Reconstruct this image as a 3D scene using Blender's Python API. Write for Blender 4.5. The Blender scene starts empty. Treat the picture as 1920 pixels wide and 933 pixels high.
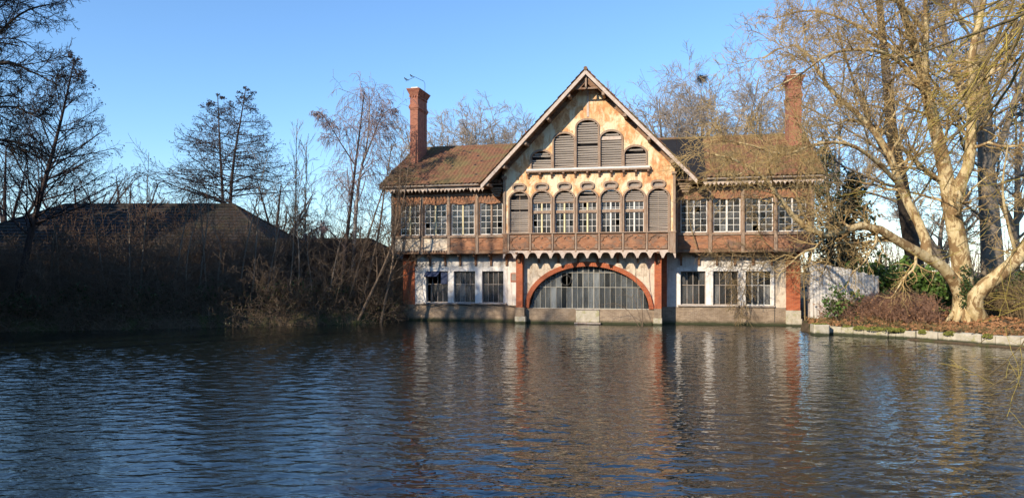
import bpy, math, random
import numpy as np
from mathutils import Vector, Matrix, geometry

# ---------------------------------------------------------------- camera, sky, sun, exposure
scene = bpy.context.scene
COL = scene.collection
FPX, CAM_Z, HOR = 1397.0, 3.13, 509.0            # focal length in photo pixels, eye height, horizon row
cam_data = bpy.data.cameras.new('camera')
cam = bpy.data.objects.new('camera', cam_data)
COL.objects.link(cam)
cam.location = (0, 0, CAM_Z)
cam.rotation_euler = (math.radians(90), 0, 0)
cam_data.sensor_width = 36
cam_data.lens = 36 * FPX / 1920
cam_data.shift_y = (HOR - 466.5) / 1920
cam_data.clip_start = 0.1
cam_data.clip_end = 6000
scene.camera = cam

HOUSE_ROT = math.radians(12.5)
SUN_AZ = HOUSE_ROT + math.radians(32)            # from -Y towards -X
SUN_EL = math.radians(27)
SUN_DIR = Vector((-math.sin(SUN_AZ) * math.cos(SUN_EL), -math.cos(SUN_AZ) * math.cos(SUN_EL), math.sin(SUN_EL)))

world = bpy.data.worlds.new('World')
scene.world = world
world.use_nodes = True
wn = world.node_tree
wn.nodes.clear()
sky = wn.nodes.new('ShaderNodeTexSky')
sky.sky_type = 'NISHITA'
sky.sun_disc = False
sky.sun_elevation = SUN_EL
sky.sun_rotation = math.atan2(SUN_DIR.x, SUN_DIR.y)
sky.altitude = 300
sky.air_density = 1.2
sky.dust_density = 0.0
sky.ozone_density = 7.0
bg = wn.nodes.new('ShaderNodeBackground')
bg.inputs['Strength'].default_value = 0.15
wo = wn.nodes.new('ShaderNodeOutputWorld')
wn.links.new(sky.outputs[0], bg.inputs[0])
wn.links.new(bg.outputs[0], wo.inputs[0])

sun_data = bpy.data.lights.new('sun', 'SUN')
sun_data.energy = 4.2
sun_data.angle = math.radians(0.5)
sun_data.color = (1.0, 0.86, 0.68)
sun = bpy.data.objects.new('sun', sun_data)
COL.objects.link(sun)
sun.rotation_euler = SUN_DIR.to_track_quat('Z', 'Y').to_euler()
sun.location = (-40, -40, 60)

vs = scene.view_settings
vs.view_transform = 'Standard'
vs.look = 'None'
vs.exposure = 0.62
vs.gamma = 1.0
vs.use_curve_mapping = False
scene.cycles.max_bounces = 8
scene.cycles.transparent_max_bounces = 16
scene.cycles.glossy_bounces = 4
scene.cycles.caustics_reflective = False
scene.cycles.caustics_refractive = False

# ---------------------------------------------------------------- helpers
RNG = np.random.default_rng(7)
random.seed(11)


def at(px, py, Y):
    """point at depth Y seen at a pixel of the photograph"""
    return Vector(((px - 960) * Y / FPX, Y, CAM_Z + (HOR - py) * Y / FPX))


def tag(o, label=None, cat=None, group=None, kind=None):
    if label: o['label'] = label
    if cat: o['category'] = cat
    if group: o['group'] = group
    if kind: o['kind'] = kind
    return o


def empty(name, loc=(0, 0, 0), rz=0.0, label=None, cat=None, group=None):
    o = bpy.data.objects.new(name, None)
    o.empty_display_size = 0.3
    COL.objects.link(o)
    o.location = loc
    o.rotation_euler = (0, 0, rz)
    return tag(o, label, cat, group)


def link(name, me, mat, parent=None, kind=None, smooth=False):
    if mat is not None and len(me.materials) == 0:
        me.materials.append(mat)
    o = bpy.data.objects.new(name, me)
    COL.objects.link(o)
    if parent is not None:
        o.parent = parent
    if kind: o['kind'] = kind
    if smooth:
        me.polygons.foreach_set('use_smooth', np.ones(len(me.polygons), dtype=bool))
    return o


def np_mesh(name, verts, faces):
    """verts (n,3), faces (m,k) all of the same arity"""
    verts = np.asarray(verts, dtype=np.float32)
    faces = np.asarray(faces, dtype=np.int32)
    me = bpy.data.meshes.new(name)
    m, k = faces.shape
    me.vertices.add(len(verts))
    me.vertices.foreach_set('co', verts.ravel())
    me.loops.add(m * k)
    me.loops.foreach_set('vertex_index', faces.ravel())
    me.polygons.add(m)
    me.polygons.foreach_set('loop_start', np.arange(0, m * k, k, dtype=np.int32))
    me.update(calc_edges=True)
    return me


class MB:
    def __init__(s):
        s.v, s.f = [], []

    def add(s, vs, fs):
        b = len(s.v)
        s.v += [tuple(p) for p in vs]
        s.f += [tuple(i + b for i in f) for f in fs]
        return s

    def box(s, x0, x1, y0, y1, z0, z1):
        return s.add([(x0, y0, z0), (x1, y0, z0), (x1, y1, z0), (x0, y1, z0), (x0, y0, z1), (x1, y0, z1), (x1, y1, z1), (x0, y1, z1)],
                     [(0, 3, 2, 1), (4, 5, 6, 7), (0, 1, 5, 4), (1, 2, 6, 5), (2, 3, 7, 6), (3, 0, 4, 7)])

    def cbox(s, x0, x1, y0, y1, z0, z1, c=0.01):
        """box with its front edges chamfered (front is -y)"""
        p = [(x0, y1, z0), (x1, y1, z0), (x1, y1, z1), (x0, y1, z1), (x0, y0 + c, z0), (x1, y0 + c, z0), (x1, y0 + c, z1), (x0, y0 + c, z1),
             (x0 + c, y0, z0 + c), (x1 - c, y0, z0 + c), (x1 - c, y0, z1 - c), (x0 + c, y0, z1 - c)]
        return s.add(p, [(0, 3, 2, 1), (0, 1, 5, 4), (1, 2, 6, 5), (2, 3, 7, 6), (3, 0, 4, 7), (4, 5, 9, 8), (5, 6, 10, 9), (6, 7, 11, 10), (7, 4, 8, 11), (8, 9, 10, 11)])

    def plate(s, outer, holes, y0, y1):
        """flat plate in the x-z plane with holes, from y0 (front) to y1 (back)"""
        loops = [outer] + list(holes)
        flat = [p for l in loops for p in l]
        tris = geometry.tessellate_polygon([[Vector((p[0], p[1], 0)) for p in l] for l in loops])
        n = len(flat)
        vs = [(p[0], y0, p[1]) for p in flat] + [(p[0], y1, p[1]) for p in flat]
        fs = []
        for a, b, c in tris:
            A, B, C = flat[a], flat[b], flat[c]
            cr = (B[0] - A[0]) * (C[1] - A[1]) - (B[1] - A[1]) * (C[0] - A[0])
            if abs(cr) < 1e-10: continue
            if cr < 0: b, c = c, b
            fs.append((a, b, c))
            fs.append((a + n, c + n, b + n))
        o = 0
        for li, l in enumerate(loops):
            k = len(l)
            ar = sum(l[i][0] * l[(i + 1) % k][1] - l[(i + 1) % k][0] * l[i][1] for i in range(k))
            ccw = ar > 0
            for i in range(k):
                a, b = o + i, o + (i + 1) % k
                q = (a, a + n, b + n, b) if (ccw == (li == 0)) else (a, b, b + n, a + n)
                fs.append(q)
            o += k
        return s.add(vs, fs)

    def prism(s, prof, x0, x1):
        """profile in (y,z) swept along x"""
        k = len(prof)
        vs = [(x0, y, z) for y, z in prof] + [(x1, y, z) for y, z in prof]
        fs = [(i, (i + 1) % k, (i + 1) % k + k, i + k) for i in range(k)]
        tris = geometry.tessellate_polygon([[Vector((p[0], p[1], 0)) for p in prof]])
        for t in tris:
            fs.append(tuple(t)); fs.append(tuple(i + k for i in reversed(t)))
        return s.add(vs, fs)

    def tube(s, pts, r, n=6, cap=True):
        pts = [Vector(p) for p in pts]
        rs = r if isinstance(r, (list, tuple)) else [r] * len(pts)
        b = len(s.v)
        for i, p in enumerate(pts):
            t = (pts[min(i + 1, len(pts) - 1)] - pts[max(i - 1, 0)]).normalized()
            ref = Vector((0, 0, 1)) if abs(t.z) < 0.9 else Vector((1, 0, 0))
            a = t.cross(ref).normalized(); c = t.cross(a)
            for j in range(n):
                w = 2 * math.pi * j / n
                s.v.append(tuple(p + (a * math.cos(w) + c * math.sin(w)) * rs[i]))
        for i in range(len(pts) - 1):
            for j in range(n):
                k = (j + 1) % n
                s.f.append((b + i * n + j, b + i * n + k, b + (i + 1) * n + k, b + (i + 1) * n + j))
        if cap:
            s.f.append(tuple(b + j for j in reversed(range(n))))
            s.f.append(tuple(b + (len(pts) - 1) * n + j for j in range(n)))
        return s

    def mesh(s, name):
        me = bpy.data.meshes.new(name)
        me.from_pydata(s.v, [], s.f)
        me.update()
        return me

    def build(s, name, mat, parent=None, kind=None, smooth=False):
        return link(name, s.mesh(name), mat, parent, kind, smooth)


def arch_outline(x0, x1, z0, ztop, rise=None, n=14):
    """opening with an elliptical head; counter-clockwise"""
    cx, a = (x0 + x1) / 2, (x1 - x0) / 2
    rise = a if rise is None else rise
    zs = ztop - rise
    pts = [(x0, z0), (x1, z0)]
    for i in range(n + 1):
        w = math.pi * i / n
        pts.append((cx + a * math.cos(w), zs + rise * math.sin(w)))
    return pts


def rect(x0, x1, z0, z1):
    return [(x0, z0), (x1, z0), (x1, z1), (x0, z1)]


def oval(cx, cz, a, b, n=18, p=2.0):
    out = []
    for i in range(n):
        w = 2 * math.pi * i / n
        c, d = math.cos(w), math.sin(w)
        out.append((cx + a * math.copysign(abs(c) ** (2 / p), c), cz + b * math.copysign(abs(d) ** (2 / p), d)))
    return out


# ---------------------------------------------------------------- materials
MATS = {}


def nodes_of(name):
    m = bpy.data.materials.new(name)
    m.use_nodes = True
    nt = m.node_tree
    MATS[name] = m
    return m, nt, nt.nodes['Principled BSDF']


def nn(nt, t, **kw):
    n = nt.nodes.new(t)
    for k, v in kw.items():
        setattr(n, k, v)
    return n


def coords(nt, stretch=(1, 1, 1), wall=False, src='Object'):
    tc = nn(nt, 'ShaderNodeTexCoord')
    if not wall:
        mp = nn(nt, 'ShaderNodeMapping')
        mp.inputs['Scale'].default_value = stretch
        nt.links.new(tc.outputs[src], mp.inputs[0])
        return mp.outputs[0]
    sp = nn(nt, 'ShaderNodeSeparateXYZ')
    nt.links.new(tc.outputs[src], sp.inputs[0])
    ad = nn(nt, 'ShaderNodeMath', operation='ADD')
    nt.links.new(sp.outputs[0], ad.inputs[0]); nt.links.new(sp.outputs[1], ad.inputs[1])
    cb = nn(nt, 'ShaderNodeCombineXYZ')
    nt.links.new(ad.outputs[0], cb.inputs[0]); nt.links.new(sp.outputs[2], cb.inputs[1])
    return cb.outputs[0]


def noise(nt, vec, scale, detail=6, rough=0.6, dist=0.0):
    n = nn(nt, 'ShaderNodeTexNoise')
    n.inputs['Scale'].default_value = scale
    n.inputs['Detail'].default_value = detail
    n.inputs['Roughness'].default_value = rough
    n.inputs['Distortion'].default_value = dist
    nt.links.new(vec, n.inputs['Vector'])
    return n.outputs[0]


def ramp(nt, fac, stops):
    r = nn(nt, 'ShaderNodeValToRGB')
    el = r.color_ramp.elements
    while len(el) < len(stops): el.new(0.5)
    for e, (p, c) in zip(el, stops):
        e.position = p
        e.color = (*c, 1) if len(c) == 3 else c
    nt.links.new(fac, r.inputs[0])
    return r.outputs[0]


def mixc(nt, fac, a, b, mode='MIX'):
    m = nn(nt, 'ShaderNodeMix', data_type='RGBA', blend_type=mode)
    for sock, val in ((m.inputs[0], fac), (m.inputs[6], a), (m.inputs[7], b)):
        if isinstance(val, (int, float)): sock.default_value = val
        elif isinstance(val, tuple): sock.default_value = (*val, 1)
        else: nt.links.new(val, sock)
    return m.outputs[2]


def bump(nt, bsdf, h, strength=0.4, dist=0.02):
    b = nn(nt, 'ShaderNodeBump')
    b.inputs['Strength'].default_value = strength
    b.inputs['Distance'].default_value = dist
    nt.links.new(h, b.inputs['Height'])
    nt.links.new(b.outputs[0], bsdf.inputs['Normal'])


def tide_mark(nt, c, top):
    """algae and damp left by the pond up to a wavering line"""
    tc = nn(nt, 'ShaderNodeTexCoord')
    gp = nn(nt, 'ShaderNodeNewGeometry')
    sp = nn(nt, 'ShaderNodeSeparateXYZ')
    nt.links.new(gp.outputs['Position'], sp.inputs[0])
    ad = nn(nt, 'ShaderNodeMath', operation='MULTIPLY_ADD'); ad.inputs[1].default_value = -0.16
    nt.links.new(noise(nt, tc.outputs['Object'], 3.0, 6, 0.7), ad.inputs[0]); nt.links.new(sp.outputs[2], ad.inputs[2])
    f = ramp(nt, ad.outputs[0], [(0.0, (1, 1, 1)), (max(0.01, top - 0.12), (0, 0, 0))])
    return mixc(nt, f, c, (0.045, 0.05, 0.025))


def mottled(name, stops, scale=2.0, rough=0.85, stretch=(1, 1, 1), bs=0.4, bd=0.02, stain=None, stain_scale=0.7, stain_pos=(0.5, 0.68),
            stain2=None, s2_scale=6, s2_pos=(0.58, 0.66), fine=25, src='Object', spec=0.25, streak=None, tide=None):
    m, nt, b = nodes_of(name)
    v = coords(nt, stretch, src=src)
    c = ramp(nt, noise(nt, v, scale, 8, 0.65, 0.3), stops)
    if stain is not None:
        c = mixc(nt, ramp(nt, noise(nt, v, stain_scale, 9, 0.7, 0.6), [(stain_pos[0], (0, 0, 0)), (stain_pos[1], (1, 1, 1))]), c, stain)
    if stain2 is not None:
        c = mixc(nt, ramp(nt, noise(nt, v, s2_scale, 9, 0.75, 0.8), [(s2_pos[0], (0, 0, 0)), (s2_pos[1], (1, 1, 1))]), c, stain2)
    if streak is not None:      # rain runs
        c = mixc(nt, ramp(nt, noise(nt, coords(nt, (5, 5, 0.35), src=src), 1.2, 6, 0.7, 0.2), [(0.52, (0, 0, 0)), (0.66, (0.75, 0.75, 0.75))]), c, streak)
        c = mixc(nt, ramp(nt, noise(nt, coords(nt, (1, 1, 1), src=src), 14, 5, 0.75, 1.5), [(0.62, (0, 0, 0)), (0.68, (0.8, 0.8, 0.8))]), c, streak)
    if tide is not None:
        c = tide_mark(nt, c, tide)
    nt.links.new(c, b.inputs['Base Color'])
    b.inputs['Roughness'].default_value = rough
    b.inputs['Specular IOR Level'].default_value = spec
    bump(nt, b, noise(nt, v, fine, 6, 0.7), bs, bd)
    return m


def bricky(name, c1, c2, mortar, scale=1.0, stain=None, stain_pos=(0.5, 0.7), rough=0.9, bw=0.24, bh=0.075, tide=None):
    m, nt, b = nodes_of(name)
    v = coords(nt, wall=True)
    br = nn(nt, 'ShaderNodeTexBrick')
    br.inputs['Scale'].default_value = scale
    br.inputs['Brick Width'].default_value = bw
    br.inputs['Row Height'].default_value = bh
    br.inputs['Mortar Size'].default_value = 0.007
    br.inputs['Mortar Smooth'].default_value = 0.3
    br.inputs['Color1'].default_value = (*c1, 1)
    br.inputs['Color2'].default_value = (*c2, 1)
    br.inputs['Mortar'].default_value = (*mortar, 1)
    nt.links.new(v, br.inputs['Vector'])
    c = mixc(nt, 0.55, br.outputs[0], ramp(nt, noise(nt, v, 3.0, 8, 0.7), [(0.3, (0.35, 0.35, 0.35)), (0.7, (1, 1, 1))]), 'MULTIPLY')
    if stain is not None:
        c = mixc(nt, ramp(nt, noise(nt, v, 0.9, 9, 0.72, 0.7), [(stain_pos[0], (0, 0, 0)), (stain_pos[1], (1, 1, 1))]), c, stain)
    if tide is not None:
        c = tide_mark(nt, c, tide)
    nt.links.new(c, b.inputs['Base Color'])
    b.inputs['Roughness'].default_value = rough
    b.inputs['Specular IOR Level'].default_value = 0.2
    bump(nt, b, br.outputs[1], -0.5, 0.015)
    return m


mottled('gable_plaster', [(0.34, (0.47, 0.21, 0.095)), (0.47, (0.64, 0.33, 0.145)), (0.58, (0.76, 0.49, 0.255))], 2.8, stretch=(1.3, 1, 0.8), stain=(0.84, 0.69, 0.46), stain_scale=1.0,
        stain_pos=(0.47, 0.57), stain2=(0.44, 0.22, 0.10), s2_scale=5, s2_pos=(0.56, 0.7), bs=0.8, streak=(0.58, 0.32, 0.15))
mottled('white_plaster', [(0.3, (0.56, 0.51, 0.44)), (0.65, (0.76, 0.73, 0.67))], 2.2, stain=(0.42, 0.35, 0.27), stain_scale=1.5, stain_pos=(0.55, 0.75),
        stain2=(0.5, 0.33, 0.2), s2_scale=7, s2_pos=(0.62, 0.74), bs=0.7, streak=(0.36, 0.3, 0.24))
mottled('window_surround', [(0.3, (0.72, 0.69, 0.64)), (0.7, (0.84, 0.82, 0.78))], 3, stain=(0.5, 0.43, 0.35), stain_scale=2.5, stain_pos=(0.5, 0.72), bs=0.5, streak=(0.48, 0.42, 0.35))
mottled('cream_plaster', [(0.3, (0.55, 0.45, 0.34)), (0.65, (0.72, 0.62, 0.48))], 3, stain=(0.33, 0.24, 0.16), stain_scale=2.2, stain_pos=(0.5, 0.66), bs=0.7, streak=(0.3, 0.22, 0.15))
bricky('red_brick', (0.56, 0.145, 0.05), (0.44, 0.10, 0.04), (0.42, 0.25, 0.17), stain=(0.26, 0.09, 0.055), stain_pos=(0.52, 0.75))
bricky('chimney_brick', (0.44, 0.17, 0.10), (0.36, 0.12, 0.075), (0.40, 0.27, 0.2))
bricky('plinth_brick', (0.40, 0.30, 0.20), (0.28, 0.20, 0.135), (0.46, 0.39, 0.31), stain=(0.19, 0.14, 0.095), stain_pos=(0.45, 0.65), tide=0.3)
bricky('garden_wall_brick', (0.20, 0.165, 0.13), (0.16, 0.125, 0.1), (0.22, 0.19, 0.16), stain=(0.1, 0.085, 0.065))
mottled('pale_stone', [(0.3, (0.34, 0.30, 0.225)), (0.7, (0.54, 0.49, 0.385))], 4, stain=(0.34, 0.32, 0.25), stain_scale=2, stain_pos=(0.55, 0.75), stain2=(0.26, 0.25, 0.08), s2_scale=3, s2_pos=(0.52, 0.68), tide=0.2)
mottled('brown_wood', [(0.3, (0.13, 0.07, 0.042)), (0.5, (0.22, 0.12, 0.07)), (0.7, (0.31, 0.19, 0.115))], 3, stretch=(1, 1, 3), stain=(0.34, 0.27, 0.21), stain_scale=1.6,
        stain_pos=(0.5, 0.72), stain2=(0.11, 0.07, 0.045), s2_scale=5, s2_pos=(0.56, 0.68), bs=0.5)
mottled('grey_wood', [(0.25, (0.28, 0.23, 0.185)), (0.5, (0.46, 0.4, 0.34)), (0.75, (0.62, 0.56, 0.5))], 5, stretch=(0.6, 1, 8), stain=(0.28, 0.18, 0.11), stain_scale=1.2,
        stain_pos=(0.5, 0.75), bs=0.5)
mottled('frame_wood', [(0.3, (0.24, 0.165, 0.115)), (0.7, (0.42, 0.32, 0.235))], 4, stretch=(3, 3, 0.7), stain=(0.26, 0.15, 0.09), stain_scale=2, stain_pos=(0.48, 0.7), bs=0.5)
mottled('carved_panel', [(0.3, (0.22, 0.10, 0.055)), (0.5, (0.34, 0.16, 0.085)), (0.7, (0.43, 0.225, 0.125))], 2.5, stretch=(1, 1, 2), stain=(0.18, 0.12, 0.085), stain_scale=1.3,
        stain_pos=(0.48, 0.62), stain2=(0.36, 0.27, 0.2), s2_scale=4, s2_pos=(0.58, 0.72), bs=0.5)
mottled('bargeboard', [(0.3, (0.46, 0.36, 0.29)), (0.7, (0.64, 0.54, 0.45))], 4, stain=(0.35, 0.22, 0.14), stain_scale=2, stain_pos=(0.5, 0.75))
mottled('white_paint', [(0.3, (0.66, 0.63, 0.56)), (0.7, (0.8, 0.78, 0.72))], 6, stain=(0.5, 0.42, 0.32), stain_scale=4, stain_pos=(0.6, 0.8), bs=0.2)
mottled('yellow_paint', [(0.3, (0.68, 0.56, 0.3)), (0.7, (0.78, 0.7, 0.45))], 6, bs=0.2)
mottled('rust_metal', [(0.3, (0.26, 0.21, 0.17)), (0.7, (0.46, 0.41, 0.36))], 9, stain=(0.33, 0.17, 0.08), stain_scale=3, stain_pos=(0.52, 0.7), bs=0.2, rough=0.7)
mottled('roof_tile', [(0.25, (0.09, 0.05, 0.032)), (0.5, (0.19, 0.09, 0.055)), (0.72, (0.29, 0.145, 0.085))], 3.2, stretch=(2, 2, 2), stain=(0.17, 0.128, 0.06), stain_scale=0.35,
        stain_pos=(0.44, 0.58), stain2=(0.055, 0.05, 0.042), s2_scale=3, s2_pos=(0.55, 0.7), bs=0.5)
mottled('barn_roof', [(0.3, (0.022, 0.019, 0.017)), (0.7, (0.045, 0.036, 0.03))], 1.5, stain=(0.04, 0.04, 0.02), bs=0.5)
mottled('barn_wall', [(0.3, (0.1, 0.085, 0.07)), (0.7, (0.16, 0.13, 0.1))], 1.5, bs=0.5)
mottled('felt', [(0.3, (0.014, 0.013, 0.013)), (0.7, (0.028, 0.026, 0.025))], 3, rough=0.8, bs=0.4)
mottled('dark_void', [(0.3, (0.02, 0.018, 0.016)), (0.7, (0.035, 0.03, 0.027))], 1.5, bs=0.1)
mottled('room_wall', [(0.3, (0.22, 0.21, 0.19)), (0.7, (0.34, 0.32, 0.29))], 0.8, bs=0.1, stain=(0.12, 0.11, 0.1), stain_scale=0.5, stain_pos=(0.5, 0.6))
mottled('iron', [(0.3, (0.03, 0.03, 0.03)), (0.7, (0.06, 0.055, 0.05))], 8, rough=0.6, bs=0.1)
mottled('blue_metal', [(0.3, (0.05, 0.065, 0.12)), (0.7, (0.08, 0.1, 0.17))], 3, rough=0.45, bs=0.1)
mottled('blue_plastic', [(0.3, (0.02, 0.11, 0.42)), (0.7, (0.03, 0.15, 0.5))], 3, rough=0.4, bs=0.05)
mottled('yellow_plastic', [(0.3, (0.5, 0.4, 0.06)), (0.7, (0.58, 0.47, 0.1))], 3, rough=0.4, bs=0.05)
mottled('green_plastic', [(0.3, (0.03, 0.3, 0.07)), (0.7, (0.04, 0.36, 0.1))], 3, rough=0.4, bs=0.05)
mottled('cardboard', [(0.3, (0.36, 0.2, 0.1)), (0.7, (0.42, 0.25, 0.13))], 3, bs=0.1)
mottled('bird_black', [(0.3, (0.012, 0.012, 0.014)), (0.7, (0.02, 0.02, 0.024))], 9, rough=0.5, bs=0.1)
mottled('white_boards', [(0.25, (0.58, 0.54, 0.47)), (0.6, (0.8, 0.77, 0.71))], 4, stretch=(6, 6, 0.5), stain=(0.38, 0.33, 0.27), stain_scale=1.2, stain_pos=(0.5, 0.7))
mottled('pale_fence', [(0.3, (0.3, 0.28, 0.23)), (0.7, (0.5, 0.47, 0.4))], 4, stretch=(4, 4, 0.7))

m, nt, b = nodes_of('glass')
nt.nodes.remove(b)
out = nt.nodes['Material Output']
lw = nn(nt, 'ShaderNodeFresnel'); lw.inputs[0].default_value = 1.7
tr = nn(nt, 'ShaderNodeBsdfTransparent'); tr.inputs[0].default_value = (0.62, 0.66, 0.66, 1)
gl = nn(nt, 'ShaderNodeBsdfGlossy'); gl.inputs['Roughness'].default_value = 0.06; gl.inputs['Color'].default_value = (1, 1, 1, 1)
df = nn(nt, 'ShaderNodeBsdfDiffuse'); df.inputs[0].default_value = (0.27, 0.27, 0.26, 1)
gv = coords(nt)
bp = nn(nt, 'ShaderNodeBump'); bp.inputs['Strength'].default_value = 0.12; bp.inputs['Distance'].default_value = 0.05
nt.links.new(noise(nt, gv, 2.0, 2), bp.inputs['Height']); nt.links.new(bp.outputs[0], gl.inputs['Normal'])
fm = nn(nt, 'ShaderNodeMath', operation='MULTIPLY_ADD'); fm.inputs[1].default_value = 1.6; fm.inputs[2].default_value = 0.02
nt.links.new(lw.outputs[0], fm.inputs[0])
m1 = nn(nt, 'ShaderNodeMixShader'); m2 = nn(nt, 'ShaderNodeMixShader')
oi = nn(nt, 'ShaderNodeObjectInfo')
dirt_reflection = mixc(nt, 1.0, ramp(nt, noise(nt, gv, 1.5, 8, 0.7), [(0.3, (0.14, 0.14, 0.14)), (0.75, (0.62, 0.62, 0.62))]), ramp(nt, oi.outputs['Random'], [(0.0, (0.15, 0.15, 0.15)), (0.6, (0.8, 0.8, 0.8)), (0.9, (1, 1, 1)), (1.0, (1.9, 1.9, 1.9))]), 'MULTIPLY')  # dirt film, strengthened to paint grey reflections into the pane colour
nt.links.new(dirt_reflection, m1.inputs[0]); nt.links.new(tr.outputs[0], m1.inputs[1]); nt.links.new(df.outputs[0], m1.inputs[2])
nt.links.new(fm.outputs[0], m2.inputs[0]); nt.links.new(m1.outputs[0], m2.inputs[1]); nt.links.new(gl.outputs[0], m2.inputs[2])
nt.links.new(m2.outputs[0], out.inputs[0])
dg = m.copy(); dg.name = 'dust_reflection_glass'; MATS['dust_reflection_glass'] = dg  # paler dusty copy for the arch, bank reflections put into its colour
for n_ in dg.node_tree.nodes:
    if n_.type == 'VALTORGB' and n_.inputs[0].links[0].from_node.type == 'TEX_NOISE':
        n_.color_ramp.elements[0].color = (0.3, 0.3, 0.3, 1); n_.color_ramp.elements[1].color = (0.85, 0.85, 0.85, 1)
    if n_.type == 'BSDF_DIFFUSE': n_.inputs[0].default_value = (0.27, 0.29, 0.29, 1)
M = MATS
# ---------------------------------------------------------------- the house (local: x along the facade, -y towards the pond)
HP = (-6.02, 48.05, 0)
house = empty('pond_house', HP, -HOUSE_ROT, 'large old brick and timber mill house with louvred gable standing in the pond', 'house')
hrng = random.Random(3)

# unit meshes shared by panes and slats
UNIT = MB().box(-0.5, 0.5, -0.5, 0.5, -0.5, 0.5).mesh('unit_box')
DPANE = UNIT.copy(); DPANE.name = 'dust_reflection_pane'; DPANE.materials.append(M['dust_reflection_glass'])
PANE = UNIT.copy(); PANE.name = 'pane'; PANE.materials.append(M['glass'])
SLAT = MB().add([(-0.5, -0.5, -0.38), (0.5, -0.5, -0.46), (0.5, 0.5, -0.5), (-0.5, 0.5, -0.42), (-0.5, -0.5, 0.44), (0.5, -0.5, 0.36), (0.5, 0.5, 0.5), (-0.5, 0.5, 0.46)],
                [(0, 3, 2, 1), (4, 5, 6, 7), (0, 1, 5, 4), (1, 2, 6, 5), (2, 3, 7, 6), (3, 0, 4, 7)]).mesh('slat')
SLAT.materials.append(M['grey_wood'])


def unit(name, me, parent, x0, x1, y0, y1, z0, z1, rot=(0, 0, 0)):
    o = bpy.data.objects.new(name, me)
    COL.objects.link(o)
    o.parent = parent
    o.location = ((x0 + x1) / 2, (y0 + y1) / 2, (z0 + z1) / 2)
    o.scale = (x1 - x0, y1 - y0, z1 - z0)
    o.rotation_euler = rot
    return o


def pane(parent, x0, x1, z0, z1, y, me=None):
    return unit('pane', me or PANE, parent, x0, x1, y - 0.003, y + 0.003, z0, z1,
                (hrng.gauss(0, 0.006), hrng.gauss(0, 0.002), hrng.gauss(0, 0.006)))


def slats(parent, shape, z0, z1, y, pitch=0.125, miss=(), tilt=0.5):
    """angled louvre boards; shape(z) gives (x0, x1) at a height"""
    n = max(1, int(round((z1 - z0) / pitch)))
    p = (z1 - z0) / n
    for i in range(n):
        if i in miss: continue
        zc = z0 + (i + 0.5) * p
        a = shape(zc + p * 0.4)
        if a is None: continue
        sag = hrng.gauss(0, 0.008) if hrng.random() > 0.12 else hrng.uniform(-0.05, 0.05)
        unit('slat', SLAT, parent, a[0], a[1], y - 0.008, y + 0.008, zc - p * 0.35, zc + p * 0.35, (tilt + hrng.gauss(0, 0.08), sag, 0))


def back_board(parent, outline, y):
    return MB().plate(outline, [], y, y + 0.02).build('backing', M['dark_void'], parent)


# --- ground floor walls of the wings
GWL = [(0.51, 1.98), (2.37, 3.78), (4.23, 5.62)]
GWR = [(16.47, 17.92), (18.35, 19.77), (20.19, 21.62)]
ZS, ZT = 1.17, 3.16
for (u0, u1, wins) in ((-1.06, 6.70, GWL), (15.4, 22.42, GWR)):
    MB().plate(rect(u0, u1, 1.02, 4.32), [rect(a, b, ZS, ZT) for a, b in wins], 0.0, 0.4).build('wing_wall', M['white_plaster'], house)
    MB().plate(rect(u0, u1, -0.5, 1.03), [], -0.06, 0.42).build('plinth', M['plinth_brick'], house)
    sl = MB().cbox(wins[0][0] - 0.15, wins[-1][1] + 0.2, -0.16, 0.3, 1.06, 1.15, 0.02).build('window_sill', M['rust_metal'], house)
    # painted surround, a strip proud of the wall
    o = rect(wins[0][0] - 0.2, wins[-1][1] + 0.22, 1.155, 3.38)
    MB().plate(o, [rect(a, b, 1.16, ZT) for a, b in wins], -0.035, 0.0 - 0.003).build('window_surround', M['window_surround'], house)
MB().box(-1.0, 23.0, -0.12, 0.3, -0.6, 0.12).build('footing', M['plinth_brick'], house)

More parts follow.
